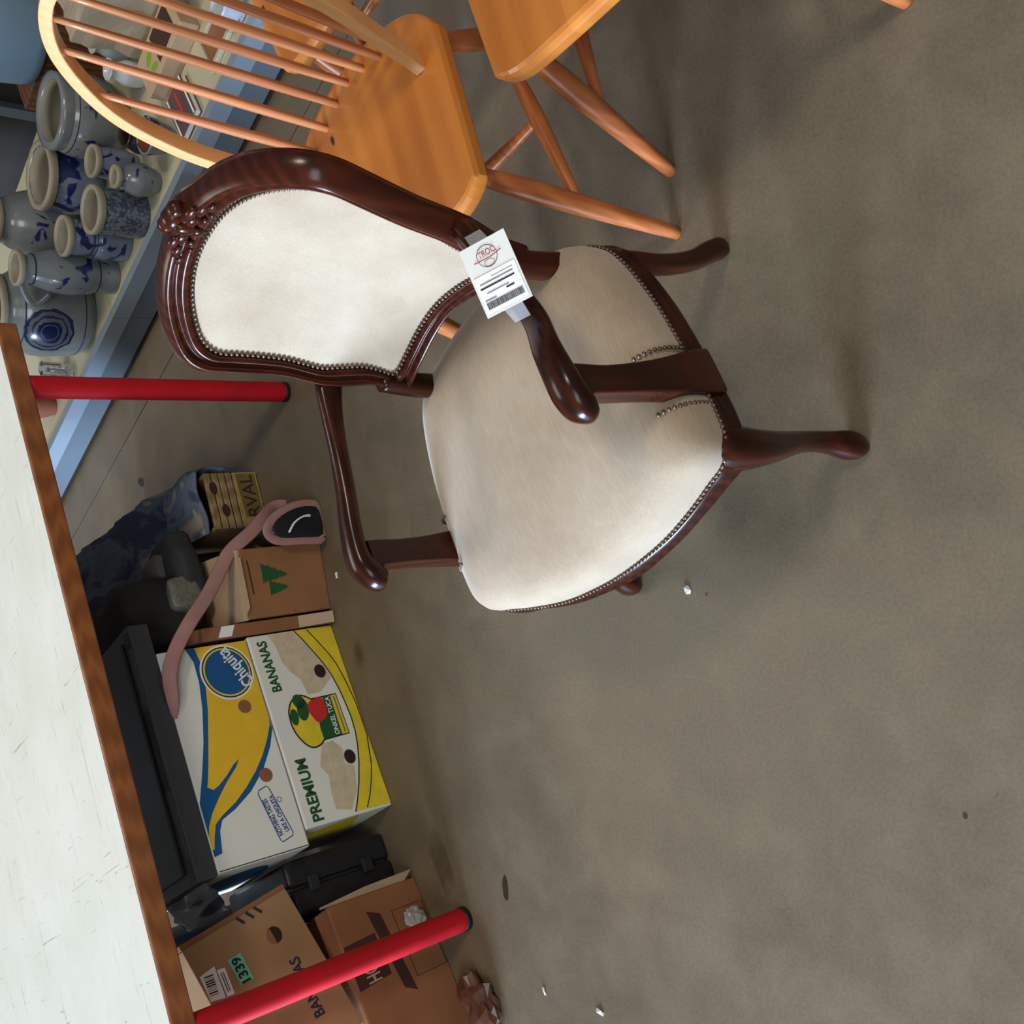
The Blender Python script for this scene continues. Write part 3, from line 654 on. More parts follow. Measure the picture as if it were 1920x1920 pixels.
def chiq():
    z0 = .262
    t = carton('banana_carton', (-.734 - .04 * .901, 2.345 - .04 * .434), TD, 0, 0, 0, WHITE, 'clean white and yellow banana carton with round blue badge, stacked on the stained carton', z0=z0)
    W_ = .548; box('body', (0, 0, 0), (W_, .40, .243), WHITE, t, .004)
    c = lambda L: [(min(max(u + .04, .002), W_ - .002), min(max(v - z0, .003), .241)) for u, v in L]
    bl = [(0.5114, 0.4306), (0.4705, 0.4187), (0.417, 0.4195), (0.3487, 0.4306), (0.2671, 0.4517), (0.1994, 0.4745), (0.1248, 0.5047), (0.0886, 0.5097), (0.0355, 0.5088), (-0.0018, 0.506), (0.0022, 0.4826), (0.0525, 0.473), (0.0759, 0.4602), (0.093, 0.4204), (0.1247, 0.3692), (0.1701, 0.3213), (0.2203, 0.2862), (0.2633, 0.2657), (0.2936, 0.2657), (0.5076, 0.2657)]
    ye = [(0.5108, 0.4071), (0.4615, 0.4005), (0.4028, 0.4059), (0.3406, 0.4184), (0.2645, 0.4398), (0.2117, 0.4554), (0.1705, 0.4688), (0.1581, 0.4742), (0.1494, 0.4608), (0.1565, 0.4444), (0.1754, 0.4183), (0.1979, 0.3938), (0.208, 0.3757), (0.1887, 0.3907), (0.1598, 0.4231), (0.1283, 0.4529), (0.097, 0.4793), (0.0691, 0.496), (0.0453, 0.5035), (0.0165, 0.5035), (0.0144, 0.4984), (0.0412, 0.4904), (0.07, 0.4789), (0.0859, 0.4571), (0.1083, 0.4157), (0.1377, 0.377), (0.1693, 0.3429), (0.203, 0.3136), (0.2386, 0.2896), (0.2759, 0.2692), (0.2936, 0.2657), (0.5076, 0.2657)]
    patch('print_outline', c(bl), INK_B, t, .0006); patch('print_banana', c(ye), INK_Y, t, .0010)
    ou, ov = .4303 + .04, .3369 - z0 + .003
    for k, (nm, a, m_, o_) in enumerate((('print_badge', 1.0, PAPER, .0014), ('print_badge', .93, INK_DB, .0017), ('print_badge', .88, INK_YL, .0020), ('print_badge', .82, INK_B, .0023))): patch(nm, ell(ou, ov, .0735 * a, .0715 * a, 36), m_, t, o_)
    text('print_text', 'Chiquita', (.394 + .04, .2735 - z0), (.497 + .04, .326 - z0), .035, PAPER, t, .0027, bold=.02)
    for u, v in ((.3337, .3211), (.1539, .3204)): patch('hand_hole', ell(u + .04, v - z0, .0175, .0175, 20), HOLE_T, t, .0016)
    lab = cr([(.1187 + .04, .3562 - z0), (.1283 + .04, .3247 - z0)], 1)
    band('print_frame', [(u + .04, v - z0) for u, v in ((.113, .3545), (.121, .350), (.1275, .329), (.122, .323), (.004, .2955), (-.004, .2985), (-.0125, .328), (-.006, .333))], .0022, INK_B, t, .0012, closed=True)
    text('print_text', 'NOTHING TASTES', (.0043 + .04, .3206 - z0), (.0988 + .04, .3377 - z0), .0125, INK_B, t, .0012, bold=.02)
    text('print_text', 'LIKE A CHIQUITA', (.010 + .04, .3035 - z0), (.1037 + .04, .3194 - z0), .0115, INK_B, t, .0012, bold=.02)
    band('print_ring', ell(.128, .305 - z0 + .0, .006, .006, 16), .0014, INK_B, t, .0012, closed=True)
    FS = Face((0, -1), (0, 0, 0))
    patch('print_badge', ell(-.20, .12, .12, .085, 30), INK_B, t, .0008, FS)
    band('seam', [(.0035, .004), (.0035, .239)], .002, INK_K, t, .0012)
tuca(); chiq()
def slab_device():
    t = carton('electronic_unit', (-.734 - .045 * .901 - .0, 2.345 - .045 * .434), TD, 0, 0, 0, GREYPL, 'flat dark grey electronic unit in clear wrapping lying on top of the banana cartons', z0=.506, cat='electronics')
    box('casing', (0, .0, 0), (.635, .30, .052), GREYPL, t, .004)
    box('deck', (.03, .045, .050), (.605, .27, .060), DGREY, t, .003)
    box('slot', (.22, .012, .0515), (.42, .04, .0535), BLACK, t, .0005)
    for x in (.01, .575):
        for k in range(5): box('vent_rib', (x + k * .010, .006, .0515), (x + k * .010 + .004, .034, .0545), DGREY, t, .0005)
    # loose end of the wrapping
    vs_, fs = [], []
    for i in range(9):
        for j in range(7):
            u, v = i / 8, j / 6; x = -.004 - .07 * u; y = .0 + .26 * v
            vs_.append((x, y + .02 * noise.noise(V((u * 3, v * 4, 1))), .03 - .035 * u + .025 * noise.noise(V((u * 4, v * 5, 3)))))
    for i in range(8):
        for j in range(6): fs.append((i * 7 + j, i * 7 + j + 1, (i + 1) * 7 + j + 1, (i + 1) * 7 + j))
    mesh('wrapping', vs_, fs, plain('dark_film', srgb(40, 48, 66), 0.15, 0.2, 20), t)
slab_device()
HD = math.atan2(.151, .246)
def hfbox():
    t = carton('cardboard_box', (-1.15, 2.124), HD, 0, 0, 0, CARD_D, 'brown cardboard box with dark brown print standing behind the nearest red leg')
    box('body', (-.26, 0, 0), (.284, .38, .264), CARD_D, t, .004)
    patch('print_strip', [(0.2434, 0.168), (0.2286, 0.1331), (0.0322, 0.1096), (0.0482, 0.1409)], INK_BR, t, .0008)
    patch('print_block', [(0.183, 0.2592), (0.1904, 0.1667), (0.0892, 0.1615), (0.0773, 0.256)], INK_BR, t, .0008)
    text('print_text', 'HO', (.087, .190), (.130, .193), .038, CARD_L, t, .0012, bold=.02)
    band('print_frame', [(0.2245, 0.1001), (0.2244, 0.0081), (0.0638, 0.0054), (0.0607, 0.0972)], .002, INK_BR, t, .0008, closed=True)
    # torn flap along the right edge and open top flap
    flat('flap', [F0.at(.284, .28, -.002), F0.at(.284, .03, -.002), F0.at(.302, .01, .01), F0.at(.298, .15, .014), F0.at(.287, .28, .004), F0.at(.286, .28, -.006), F0.at(.286, .03, -.006), F0.at(.304, .01, .006), F0.at(.300, .15, .010), F0.at(.289, .28, .0)], [(0, 1, 2, 3, 4), (5, 6, 7, 8, 9), (0, 1, 6, 5), (1, 2, 7, 6), (2, 3, 8, 7), (3, 4, 9, 8), (4, 0, 5, 9)], CARD_L, t)
    box('flap', (.10, .004, .262), (.278, .010, .284), CARD_D, t, .001, Matrix.Rotation(math.radians(-6), 4, 'X'))
hfbox()
def box1339():
    # lower right corner lifted on the black case
    d = V((.246, .151, 0)).normalized(); g = V((-1.15, 2.124, 0)) + d * .359
    t = empty('cardboard_box', (g.x, g.y, .347), HD); t.rotation_mode = 'XYZ'
    roll = math.atan2(.059, .282)
    t.matrix_world = Matrix.Translation((g.x, g.y, .347)) @ Matrix.Rotation(HD, 4, 'Z') @ Matrix.Rotation(-roll, 4, 'Y')
    tag(t, 'tan cardboard box with mint green 1339 sticker, tilted on top of the brown box', 'box')
    c, s = math.cos(-roll), math.sin(-roll)
    def k(L): return [((u - .359) * c - (v - .347) * s, (u - .359) * s + (v - .347) * c) for u, v in L]
    W_ = .352
    box('body', (-W_, 0, 0), (0, .36, .286), CARD, t, .003)
    box('side_wall', (.0, .002, 0.0), (.012, .36, .286), CARD_D, t, .001)
    patch('sticker', k([(0.248, 0.5361), (0.2542, 0.5025), (0.193, 0.491), (0.1879, 0.5234)]), MINT, t, .0008)
    a, b = k([(.1925, .4985), (.2498, .5085)]); text('print_text', '1339', a, b, .022, INK_K, t, .0014, bold=.03)
    patch('barcode_sticker', k([(0.2353, 0.607), (0.246, 0.5686), (0.1762, 0.5649), (0.1784, 0.5989)]), PAPER, t, .0008)
    patch('barcode_sticker', k([(0.2366, 0.5662), (0.2359, 0.5469), (0.177, 0.5433), (0.1765, 0.5611)]), PAPER, t, .0010)
    for i in range(9):
        u = .190 + i * .0050; band('barcode_bar', k([(u, .577), (u, .598)]), random.choice((.0012, .002, .003)), INK_K, t, .0012)
    for v in (.551, .556): band('print_line', k([(.185, v), (.228, v + .003)]), .002, INK_K, t, .0014)
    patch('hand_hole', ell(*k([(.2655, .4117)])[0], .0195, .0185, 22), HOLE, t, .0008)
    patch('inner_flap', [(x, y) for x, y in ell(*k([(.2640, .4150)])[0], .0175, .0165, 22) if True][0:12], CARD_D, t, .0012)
    a, b = k([(.066, .358), (.2045, .3745)]); text('print_text', 'BANANAS', a, b, .026, INK_DB, t, .0010, bold=.02)
    for (u, v), q in zip(k([(0.3232, 0.4769), (0.328, 0.4515), (0.334, 0.4293)]), (0, 1, 2)): band('print_stroke', [(u - .012, v - .004), (min(u + .01, -.001), v + .008)], .007, INK_DB, t, .0008)
    return t
box1339()
def treebox():
    g = (-.261, 2.555); rz = math.atan2(.035, .221)
    t = carton('cardboard_box', g, rz, 0, 0, 0, CARD_O, 'orange-brown cardboard box printed with two green fir trees upside down, beside the banana cartons')
    box('body', (.036, 0, 0), (.222, .30, .25), CARD_O, t, .004)
    box('lid', (.034, .001, .25), (.222, .29, .262), CARD_L, t, .002)
    def fir(tip, b0, b1):
        tip, b0, b1 = V(tip), V(b0), V(b1); out = []
        m = (b0 + b1) / 2; ax = tip - m; sd = (b0 - b1) / 2
        L = [(0, .3), (-.02, 1.05), (.26, .72), (.22, .98), (.50, .48), (.46, .74), (.75, .24), (.71, .48), (1.05, 0)]
        out = [m + ax * a + sd * b for a, b in L] + [m + ax * a - sd * b for a, b in reversed(L[:-1])]
        return [tuple(q) for q in out]
    patch('print_tree', fir((0.1446, 0.1206), (0.1779, 0.1943), (0.1274, 0.1928)), INK_G, t, .0008)
    patch('print_tree', fir((0.1108, 0.1225), (0.1294, 0.1759), (0.0922, 0.1763)), INK_G, t, .0010)
    band('print_line', [(.10, .226), (.19, .232)], .004, INK_BR, t, .0008)
    # pale flap hanging over the front
    pts = [(0.200, 0.2522), (0.0669, 0.2461), (0.045, 0.262), (.20, .262)]
    flat('flap', [F0.at(u, v, o) for o in (.004, .007) for u, v in pts], [(0, 1, 2, 3), (4, 5, 6, 7), (0, 1, 5, 4), (1, 2, 6, 5), (2, 3, 7, 6), (3, 0, 4, 7)], CARD_L, t)
treebox()
def tbp(d, z, off): q = V((-.734, 2.345, 0)) + V((.901, .434, 0)) * d + V((-.434, .901, 0)) * off; q.z = z; return q
def tallbox():
    # taller carton squeezed between, seen as a strip with a white label
    t = empty('cardboard_box', (-.261, 2.555, 0), math.atan2(.035, .221)); tag(t, 'slim brown cardboard box with a white label, wedged upright beside the fir tree box', 'box')
    box('body', (-.004, .012, 0), (.031, .30, .38), CARD_D, t, .003)
    patch('label_sticker', [(.001, .300), (.029, .288), (.029, .325), (.001, .338)], PAPER, t, .0008, Face((1, 0), (0, .012, 0)))
    flat('flap', [(-.002, .010, .10), (.029, .010, .10), (.029, -.016, .006), (-.002, -.016, .006), (-.002, .012, .10), (.029, .012, .10), (.029, -.013, .005), (-.002, -.013, .005)], [(0, 1, 2, 3), (4, 5, 6, 7), (0, 1, 5, 4), (1, 2, 6, 5), (2, 3, 7, 6), (3, 0, 4, 7)], CARD_L, t)
tallbox()
def crate():
    g = (.016, 2.856); rz = math.atan2(.053, .162)
    t = carton('wooden_crate', g, rz, 0, 0, 0, OLDWOOD, 'small slatted wooden crate with yellow lettering, half covered by the blue cloth', cat='crate')
    SL = wood('crate_slat', (srgb(104, 82, 54), srgb(140, 112, 74), srgb(166, 138, 96)), (.15, 1, 1), .7, 40, 4)
    zs = [0.0, .082, .104, .126, .148, .172]
    for a, b in zip(zs[:-1], zs[1:]): box('slat', (0, 0, a + .002), (.172, .012, b - .002), SL, t, .002)
    box('end_panel', (0, .012, 0), (.012, .28, .17), SL, t, .002); box('end_panel', (.16, .012, 0), (.172, .28, .17), SL, t, .002)
    box('back_panel', (0, .268, 0), (.172, .28, .17), SL, t, .002); box('base', (.012, .012, 0), (.16, .268, .01), SL, t, .002)
    for u, v in ((.125, .150), (.055, .126)): patch('hole_blot', ell(u, v, .020, .012, 16), INK_BR, t, .0008)  # darkness of the crate's holes painted on as flat blots
    band('print_frame', [(.168, .074), (.168, .008), (.028, .006), (.028, .070)], .004, plain('crate_gold', srgb(176, 156, 60), .6, .15, 20), t, .001, closed=True)
    patch('print_field', [(.166, .072), (.166, .010), (.030, .008), (.030, .068)], plain('crate_print', srgb(112, 92, 52), .7, .15, 20), t, .0006)
    text('print_text', 'RVAL', (.034, .018), (.162, .022), .040, INK_BR, t, .0014, bold=.01)
crate()
def toolcase():
    t = empty('plastic_case', tbp(-.184, 0, .085), TD); tag(t, 'black plastic tool case standing upright between the cartons and the brown box', 'case')
    box('shell', (0, 0, 0), (.066, .34, .30), BLACK, t, .012, seg=3); box('shell', (.069, 0, 0), (.136, .34, .30), BLACK, t, .012, seg=3)
    box('hinge_strip', (.060, .01, .01), (.075, .335, .296), DGREY, t, .004)
    for z in (.06, .22): box('latch', (.048, -.008, z), (.088, .006, z + .03), DGREY, t, .003)
    for k in range(6): box('grip_rib', (.095 + k * .006, -.003, .24), (.098 + k * .006, .004, .275), DGREY, t, .0008)
toolcase()
# cloth heap behind the crate
def heap(name, d0, d1, o0, o1, hfun, mat, label, cat, nu=46, nv=30, amp=.035, seed=0):
    c = tbp((d0 + d1) / 2, 0, (o0 + o1) / 2); t = None
    vs_, fs = [], []
    for i in range(nu + 1):
        for j in range(nv + 1):
            u, v = i / nu, j / nv; a_, b_ = 2 * u - 1, 2 * v - 1
            d = d0 + (d1 - d0) * (a_ * (1 - b_ * b_ / 2 * .85) ** .5 + 1) / 2; o_ = o0 + (o1 - o0) * (b_ * (1 - a_ * a_ / 2 * .85) ** .5 + 1) / 2
            z = hfun(d, o_); rim = min(1, min(u, 1 - u, v, 1 - v) / .06)
            f = noise.noise(V((d * 5 + o_ * 9 + seed, o_ * 3 - d * 2, seed))) + .5 * noise.noise(V((d * 16 + o_ * 18, o_ * 10, seed + 2)))
            z = max(0.003, (z + amp * f) * (rim ** .5)); p = tbp(d, z, o_); vs_.append(p - c)
    for i in range(nu):
        for j in range(nv): fs.append((i * (nv + 1) + j, (i + 1) * (nv + 1) + j, (i + 1) * (nv + 1) + j + 1, i * (nv + 1) + j + 1))
    n0 = len(vs_)
    vs_ += [V((p.x, p.y, 0.001)) for p in vs_[:n0]]
    rimI = [j for j in range(nv + 1)] + [i * (nv + 1) + nv for i in range(1, nu + 1)] + [nu * (nv + 1) + j for j in range(nv - 1, -1, -1)] + [i * (nv + 1) for i in range(nu - 1, 0, -1)]
    for a, b in zip(rimI, rimI[1:] + rimI[:1]): fs.append((a, b, n0 + b, n0 + a))
    o = mesh(name, vs_, fs, mat, None, loc=c); tag(o, label, cat); return o
def lerp_tab(x, tab):
    for (xa, ya), (xb, yb) in zip(tab[:-1], tab[1:]):
        if xa <= x <= xb: s = (x - xa) / (xb - xa); s = s * s * (3 - 2 * s); return ya + (yb - ya) * s
    return tab[0][1] if x < tab[0][0] else tab[-1][1]
def hh(d, o_):
    r = lerp_tab(d, [(.3, .50), (.6, .56), (.8, .50), (.95, .36), (1.1, .24), (1.2, .12), (1.25, .06)])
    return r * lerp_tab(o_, [(.17, .25), (.28, .85), (.42, 1.0), (.58, .8), (.75, .2)])
heap('blue_cloth', .30, 1.30, .36, .95, lambda d, o_: lerp_tab(d, [(.3, .52), (.6, .58), (.8, .54), (.95, .46), (1.02, .40), (1.10, .29), (1.17, .20), (1.25, .10), (1.31, .05)]) * lerp_tab(o_, [(.36, .55), (.46, 1.0), (.7, .95), (.95, .2)]), CAMO, 'rumpled navy and grey camouflage blanket heaped under the far end of the table', 'blanket')
def drape():
    # corner of cloth hanging over the crate
    c = tbp(1.02, .18, .12); vs_, fs = [], []; nu, nv = 22, 18
    o0 = V((.016, 2.856, 0)); dd = V((.162, .053, 0)).normalized(); dn = V((-dd.y, dd.x, 0))
    for i in range(nu + 1):
        for j in range(nv + 1):
            u, v = i / nu, j / nv
            a_ = .35 * u; y = .012 + .34 * v
            if a_ < .19: x = a_ - .008; z = .186
            else: x = .182 + .012 * math.sin((a_ - .19) * 30 + v * 9); z = .186 - (a_ - .19) * (1.1 - .5 * v)
            z += .010 * noise.noise(V((u * 4, v * 5, 9))) + .03 * math.sin(math.pi * min(1, v * 1.1)) * (1 - u)
            z -= max(0.0, (v - .55) / .45) ** 2 * .16
            p = o0 + dd * x + dn * y; vs_.append(V((p.x, p.y, max(z, .02))) - c)
    for i in range(nu):
        for j in range(nv): fs.append((i * (nv + 1) + j, (i + 1) * (nv + 1) + j, (i + 1) * (nv + 1) + j + 1, i * (nv + 1) + j + 1))
    o = mesh('blue_cloth', vs_, fs, CAMO, None, loc=c); tag(o, 'fold of navy camouflage cloth laid over the slatted crate', 'cloth')
    m = o.modifiers.new('thickness', 'SOLIDIFY'); m.thickness = .006; m.offset = 1
drape()
def bag():
    c = tbp(.74, .27, .13); t = empty('shoulder_bag', c, TD); tag(t, 'slack black fabric bag with long dusty pink strap slumped over the fir tree box', 'bag')
    def lump(name, cx, cy, cz, rx, ry, rz_, mat, seed, amp=.18):
        bm = bmesh.new(); bmesh.ops.create_icosphere(bm, subdivisions=4, radius=1)
        for v in bm.verts:
            f = 1 + amp * noise.noise(v.co * 1.6 + V((seed, 0, 0))) + amp * .4 * noise.noise(v.co * 5 + V((0, seed, 0)))
            e = V([math.copysign(abs(q) ** .62, q) for q in v.co]); v.co = V((cx + e.x * rx * f, cy + e.y * ry * f, max(cz + e.z * rz_ * f, .002)))
        return bmobj(name, bm, mat, t)
    lump('body', 0.03, 0.03, .045, .115, .10, .045, BAGCLOTH, 1, .12); lump('body', -.075, .06, .135, .10, .10, .125, plain('dark_olive_cloth', srgb(44, 42, 38), .8, .25, 12), 4, .14)
    lump('grey_panel', .055, .05, .09, .045, .06, .022, plain('grey_cloth', srgb(96, 88, 80), .8, .15, 20), 7, .08)
    lump('grey_panel', -.05, -.045, .075, .05, .02, .048, plain('pale_sequins', srgb(108, 108, 98), .35, .3, 120), 9, .1)
    R = Matrix.Rotation(-TD, 3, 'Z')
    pth = [(.335, .503, .004), (.375, .503, -.012), (.44, .498, -.022), (.50, .468, -.03), (.56, .42, -.045), (.62, .36, -.05), (.68, .31, -.055), (.73, .27, -.07), (.775, .20, -.085), (.815, .15, -.09), (.85, .10, -.075), (.845, .07, -.085)]
    rows = []
    for k_, (d, z, o_) in enumerate(pth): q = R @ (tbp(d, z, o_) - c); rows.append((q.x, q.y, q.z, .010 if k_ == 0 else (.028 if k_ == 1 else .036), .004))
    sweep('strap', rows, PINK, t, k=5, n=8, p=4, up=(-.35, -.8, .45))
bag()
def pouch():
    c = V((.014, 2.59, 0)); t = empty('pouch', c, math.radians(12)); tag(t, 'black pouch edged in dusty pink standing on the floor beside the fir tree box', 'bag')
    vs_, fs = [], []
    prof = [(-.046, .0), (.030, .0), (.046, .03), (.040, .09), (.012, .15), (-.022, .175), (-.046, .15), (-.05, .08)]
    prof = cr(prof, 3, True); n = len(prof)
    ys = [(-.03, .8), (-.022, 1), (.06, 1), (.08, .85)]
    for y, s in ys:
        for x, z in prof: vs_.append((x * s, y, max(.002, .07 + (z - .07) * s)))
    for i in range(len(ys) - 1):
        for j in range(n): fs.append((i * n + j, i * n + (j + 1) % n, (i + 1) * n + (j + 1) % n, (i + 1) * n + j))
    fs.append(tuple(range(n))); fs.append(tuple((len(ys) - 1) * n + j for j in range(n)))
    mesh('body', vs_, fs, plain('black_satin', srgb(24, 25, 32), .35, .2, 10), t)
    rows = [(x * 1.02, -.024, max(.012, z * 1.02), .026, .006) for x, z in prof] ; rows.append(rows[0])
    sweep('trim', rows, PINK, t, k=2, n=8, p=3, up=(0, 1, 0), cap=False)
    rows = [(-.03, -.036, .12, .008, .005), (-.005, -.039, .10, .008, .005), (.01, -.039, .07, .008, .005), (.012, -.036, .045, .008, .005)]
    sweep('zip_pull', rows, PAPER, t, k=3, n=8)
pouch()
# things at the dim back under the table
heap('dark_sack', -.62, -.03, .50, 1.0, lambda d, o_: lerp_tab(d, [(-.62, .3), (-.4, .5), (-.2, .56), (-.03, .5)]) * lerp_tab(o_, [(.50, .6), (.62, 1.0), (.85, .9), (1.0, .3)]), plain('navy_sack', srgb(24, 26, 38), .4, .3, 8, .2), 'dark navy sack slumped in the shade behind the cartons', 'sack', 30, 22, .04, 3)
def wrapper():
    bm = bmesh.new(); bmesh.ops.create_icosphere(bm, subdivisions=3, radius=1)
    for v in bm.verts:
        f = 1 + .45 * noise.noise(v.co * 2.3) + .25 * noise.noise(v.co * 6)
        v.co = V((v.co.x * .085 * f, v.co.y * .05 * f, max(0.001, .03 + v.co.z * .032 * f)))
    o = bmobj('crumpled_wrapper', bm, plain('brown_foil', srgb(92, 56, 42), .22, .2, 10), smooth=False); o.location = (-1.165, 2.005, 0); o.rotation_euler = (0, 0, .5)
    tag(o, 'crumpled shiny brown wrapper on the floor by the box behind the red leg', 'wrapper')
    bm = bmesh.new(); bmesh.ops.create_icosphere(bm, subdivisions=3, radius=1)
    for v in bm.verts:
        f = 1 + .3 * noise.noise(v.co * 2.6 + V((5, 0, 0))) + .2 * noise.noise(v.co * 7)
        v.co = V((v.co.x * .030 * f, v.co.y * .012 * f, v.co.z * .030 * f))
    o = bmobj('plastic_scrap', bm, plain('frosted_film', srgb(168, 168, 164), .3, .15, 60), smooth=False)
    d = V((.246, .151, 0)).normalized(); p = V((-1.15, 2.124, 0)) + d * .185 + V((d.y, -d.x, 0)) * .014; o.location = (p.x, p.y, .05); o.rotation_euler = (0, 0, HD)
    tag(o, 'crumpled frosted plastic bag stuck to the front of the brown printed box', 'plastic bag')
wrapper()

# ------------------------------------------------------------------ stoneware on the shelf
FCAM = lambda s, n: math.atan2(-sp(s, n).y, -sp(s, n).x) + math.pi / 2      # turn a pot's -y side to the room's middle
pot('stoneware_crock', .55, .43, [(.085, 0), (.115, .05), (.128, .11), (.122, .165), (.108, .195), (.112, .215)], SW_A, 'large grey stoneware crock with thick rounded rim, behind the pine chair back', 'pot', lip=.03, wall=.022, bands=((.172, .119),), rz=1.0, rim=SW_A)
pot('stoneware_jug', .80, .42, [(.070, 0), (.100, .04), (.112, .09), (.100, .14), (.096, .165), (.106, .185)], SW_B, 'wide-mouthed blue painted stoneware pot with twisted handles', 'pot', lip=.02, wall=.016, handle=(.10, .16, .11, .10, .035, -1.2, .022), rz=.4)
pot('stoneware_cup', .56, .245, [(.038, 0), (.046, .03), (.048, .08), (.044, .12), (.047, .135)], SW_B, 'small blue-banded stoneware cup beside the tiny jug', 'cup', lip=.012, rz=2.0)
pot('stoneware_jug', .48, .10, [(.030, 0), (.046, .035), (.050, .065), (.038, .095), (.028, .11), (.031, .13)], SW_D, 'tiny bulbous stoneware jug with dark blue flower, near the shelf front', 'jug', lip=.01, handle=(.06, .115, .048, .030, .025, 1.7, .010), rz=.2)
pot('stoneware_mug', .625, .105, [(.064, 0), (.071, .01), (.072, .05), (.071, .11), (.068, .135), (.071, .155)], SW_C, 'dark stoneware beer mug with rough textured wall and pale rim', 'mug', lip=.016, wall=.012, rz=.7)
pot('stoneware_mug', .765, .125, [(.058, 0), (.061, .03), (.060, .09), (.050, .11), (.054, .15), (.054, .175), (.060, .195)], SW_B, 'leaning-necked blue striped stoneware mug between the textured mug and the pitcher', 'mug', lip=.012, wall=.009, rz=1.2, bands=((.105, .051), (.118, .052)))
pot('stoneware_pitcher', .90, .105, [(.056, 0), (.058, .02), (.055, .055), (.066, .09), (.072, .14), (.066, .20), (.050, .25), (.044, .28), (.052, .305)], SW_D, 'tall grey stoneware pitcher with bulbous body, narrow neck and looped handle', 'pitcher', lip=.012, handle=(.19, .285, .076, .048, .055, 2.2, .018), bands=((.065, .058), (.262, .0485)), rz=.3)
ROSR = FCAM(1.17, .16)
t = pot('stoneware_pot', 1.17, .175, [(.115, 0), (.138, .03), (.145, .08), (.150, .15), (.142, .21), (.122, .25), (.110, .275), (.120, .30)], rosette_mat(), 'big round stoneware pot with dark blue rosette on its belly', 'pot', lip=.015, wall=.014, handle=(.20, .27, .142, .118, .03, 2.9, .02), bands=((.045, .1415), (.235, .1315)), rz=ROSR)
pot('stoneware_jug', 1.06, .47, [(.085, 0), (.11, .05), (.115, .12), (.095, .19), (.075, .23), (.082, .26)], SW_A, 'dim grey stoneware jug with big loop handle, behind the pitcher', 'jug', lip=.012, wall=.012, handle=(.13, .25, .11, .08, .07, 1.2, .018), rz=.5)
pot('glazed_bowl', .33, .12, [(.030, 0), (.040, .02), (.052, .06), (.056, .085)], SW_B, 'small lilac-blue glazed bowl with brown inside, below the bow of the pine chair', 'bowl', inner=TERRA, rz=.3)
pot('porcelain_vase', .34, .40, [(.026, 0), (.036, .02), (.038, .06), (.028, .085), (.024, .10), (.034, .115)], PORC, 'white porcelain vase with flared rim, seen between the chair spindles', 'vase', inner=PORC, wall=.005)
pot('porcelain_vase', .37, .55, [(.024, 0), (.034, .02), (.036, .06), (.026, .085), (.024, .10), (.032, .112)], PORC, 'second white porcelain vase standing farther back on the shelf', 'vase', inner=PORC, wall=.005)
for s, n, lab in ((1.385, .08, 'small clear drinking glass right beside the big rosette pot'), (1.42, .135, 'small clear drinking glass set back behind two other glasses'), (1.455, .075, 'small clear drinking glass half hidden behind the far red table leg')):
    pot('drinking_glass', s, n, [(.020, 0), (.022, .01), (.024, .06), (.026, .085)], GLASS, lab, 'glass', inner=GLASS, wall=.003, group='small glasses on the shelf')
pot('terracotta_pot', 1.60, .11, [(.035, 0), (.045, .03), (.05, .07), (.046, .10)], TERRA, 'little terracotta pot seen just past the red table leg', 'pot', inner=TERRA, rz=.1)
pot('dark_pot', .40, .20, [(.035, 0), (.05, .03), (.052, .06), (.04, .09), (.043, .10)], plain('dark_glaze', srgb(40, 32, 34), .3, .3, 20), 'small dark brown glazed pot tucked under the chair bow', 'pot', inner=HOLE)
pot('glazed_mug', -.265, .10, [(.036, 0), (.042, .02), (.042, .07), (.044, .085)], stoneware('china_blue', srgb(176, 186, 198), srgb(58, 84, 140), .56, 24, 0, .3), 'white mug with blue painted marks at the shelf front', 'mug', inner=PORC, rz=.2)
pot('glazed_mug', -.155, .085, [(.033, 0), (.04, .02), (.04, .05), (.042, .065)], stoneware('china_blue2', srgb(186, 194, 204), srgb(58, 84, 140), .6, 24, 0, .3), 'low white cup with one blue brushstroke, half hidden by spindles', 'cup', inner=PORC, rz=.6)
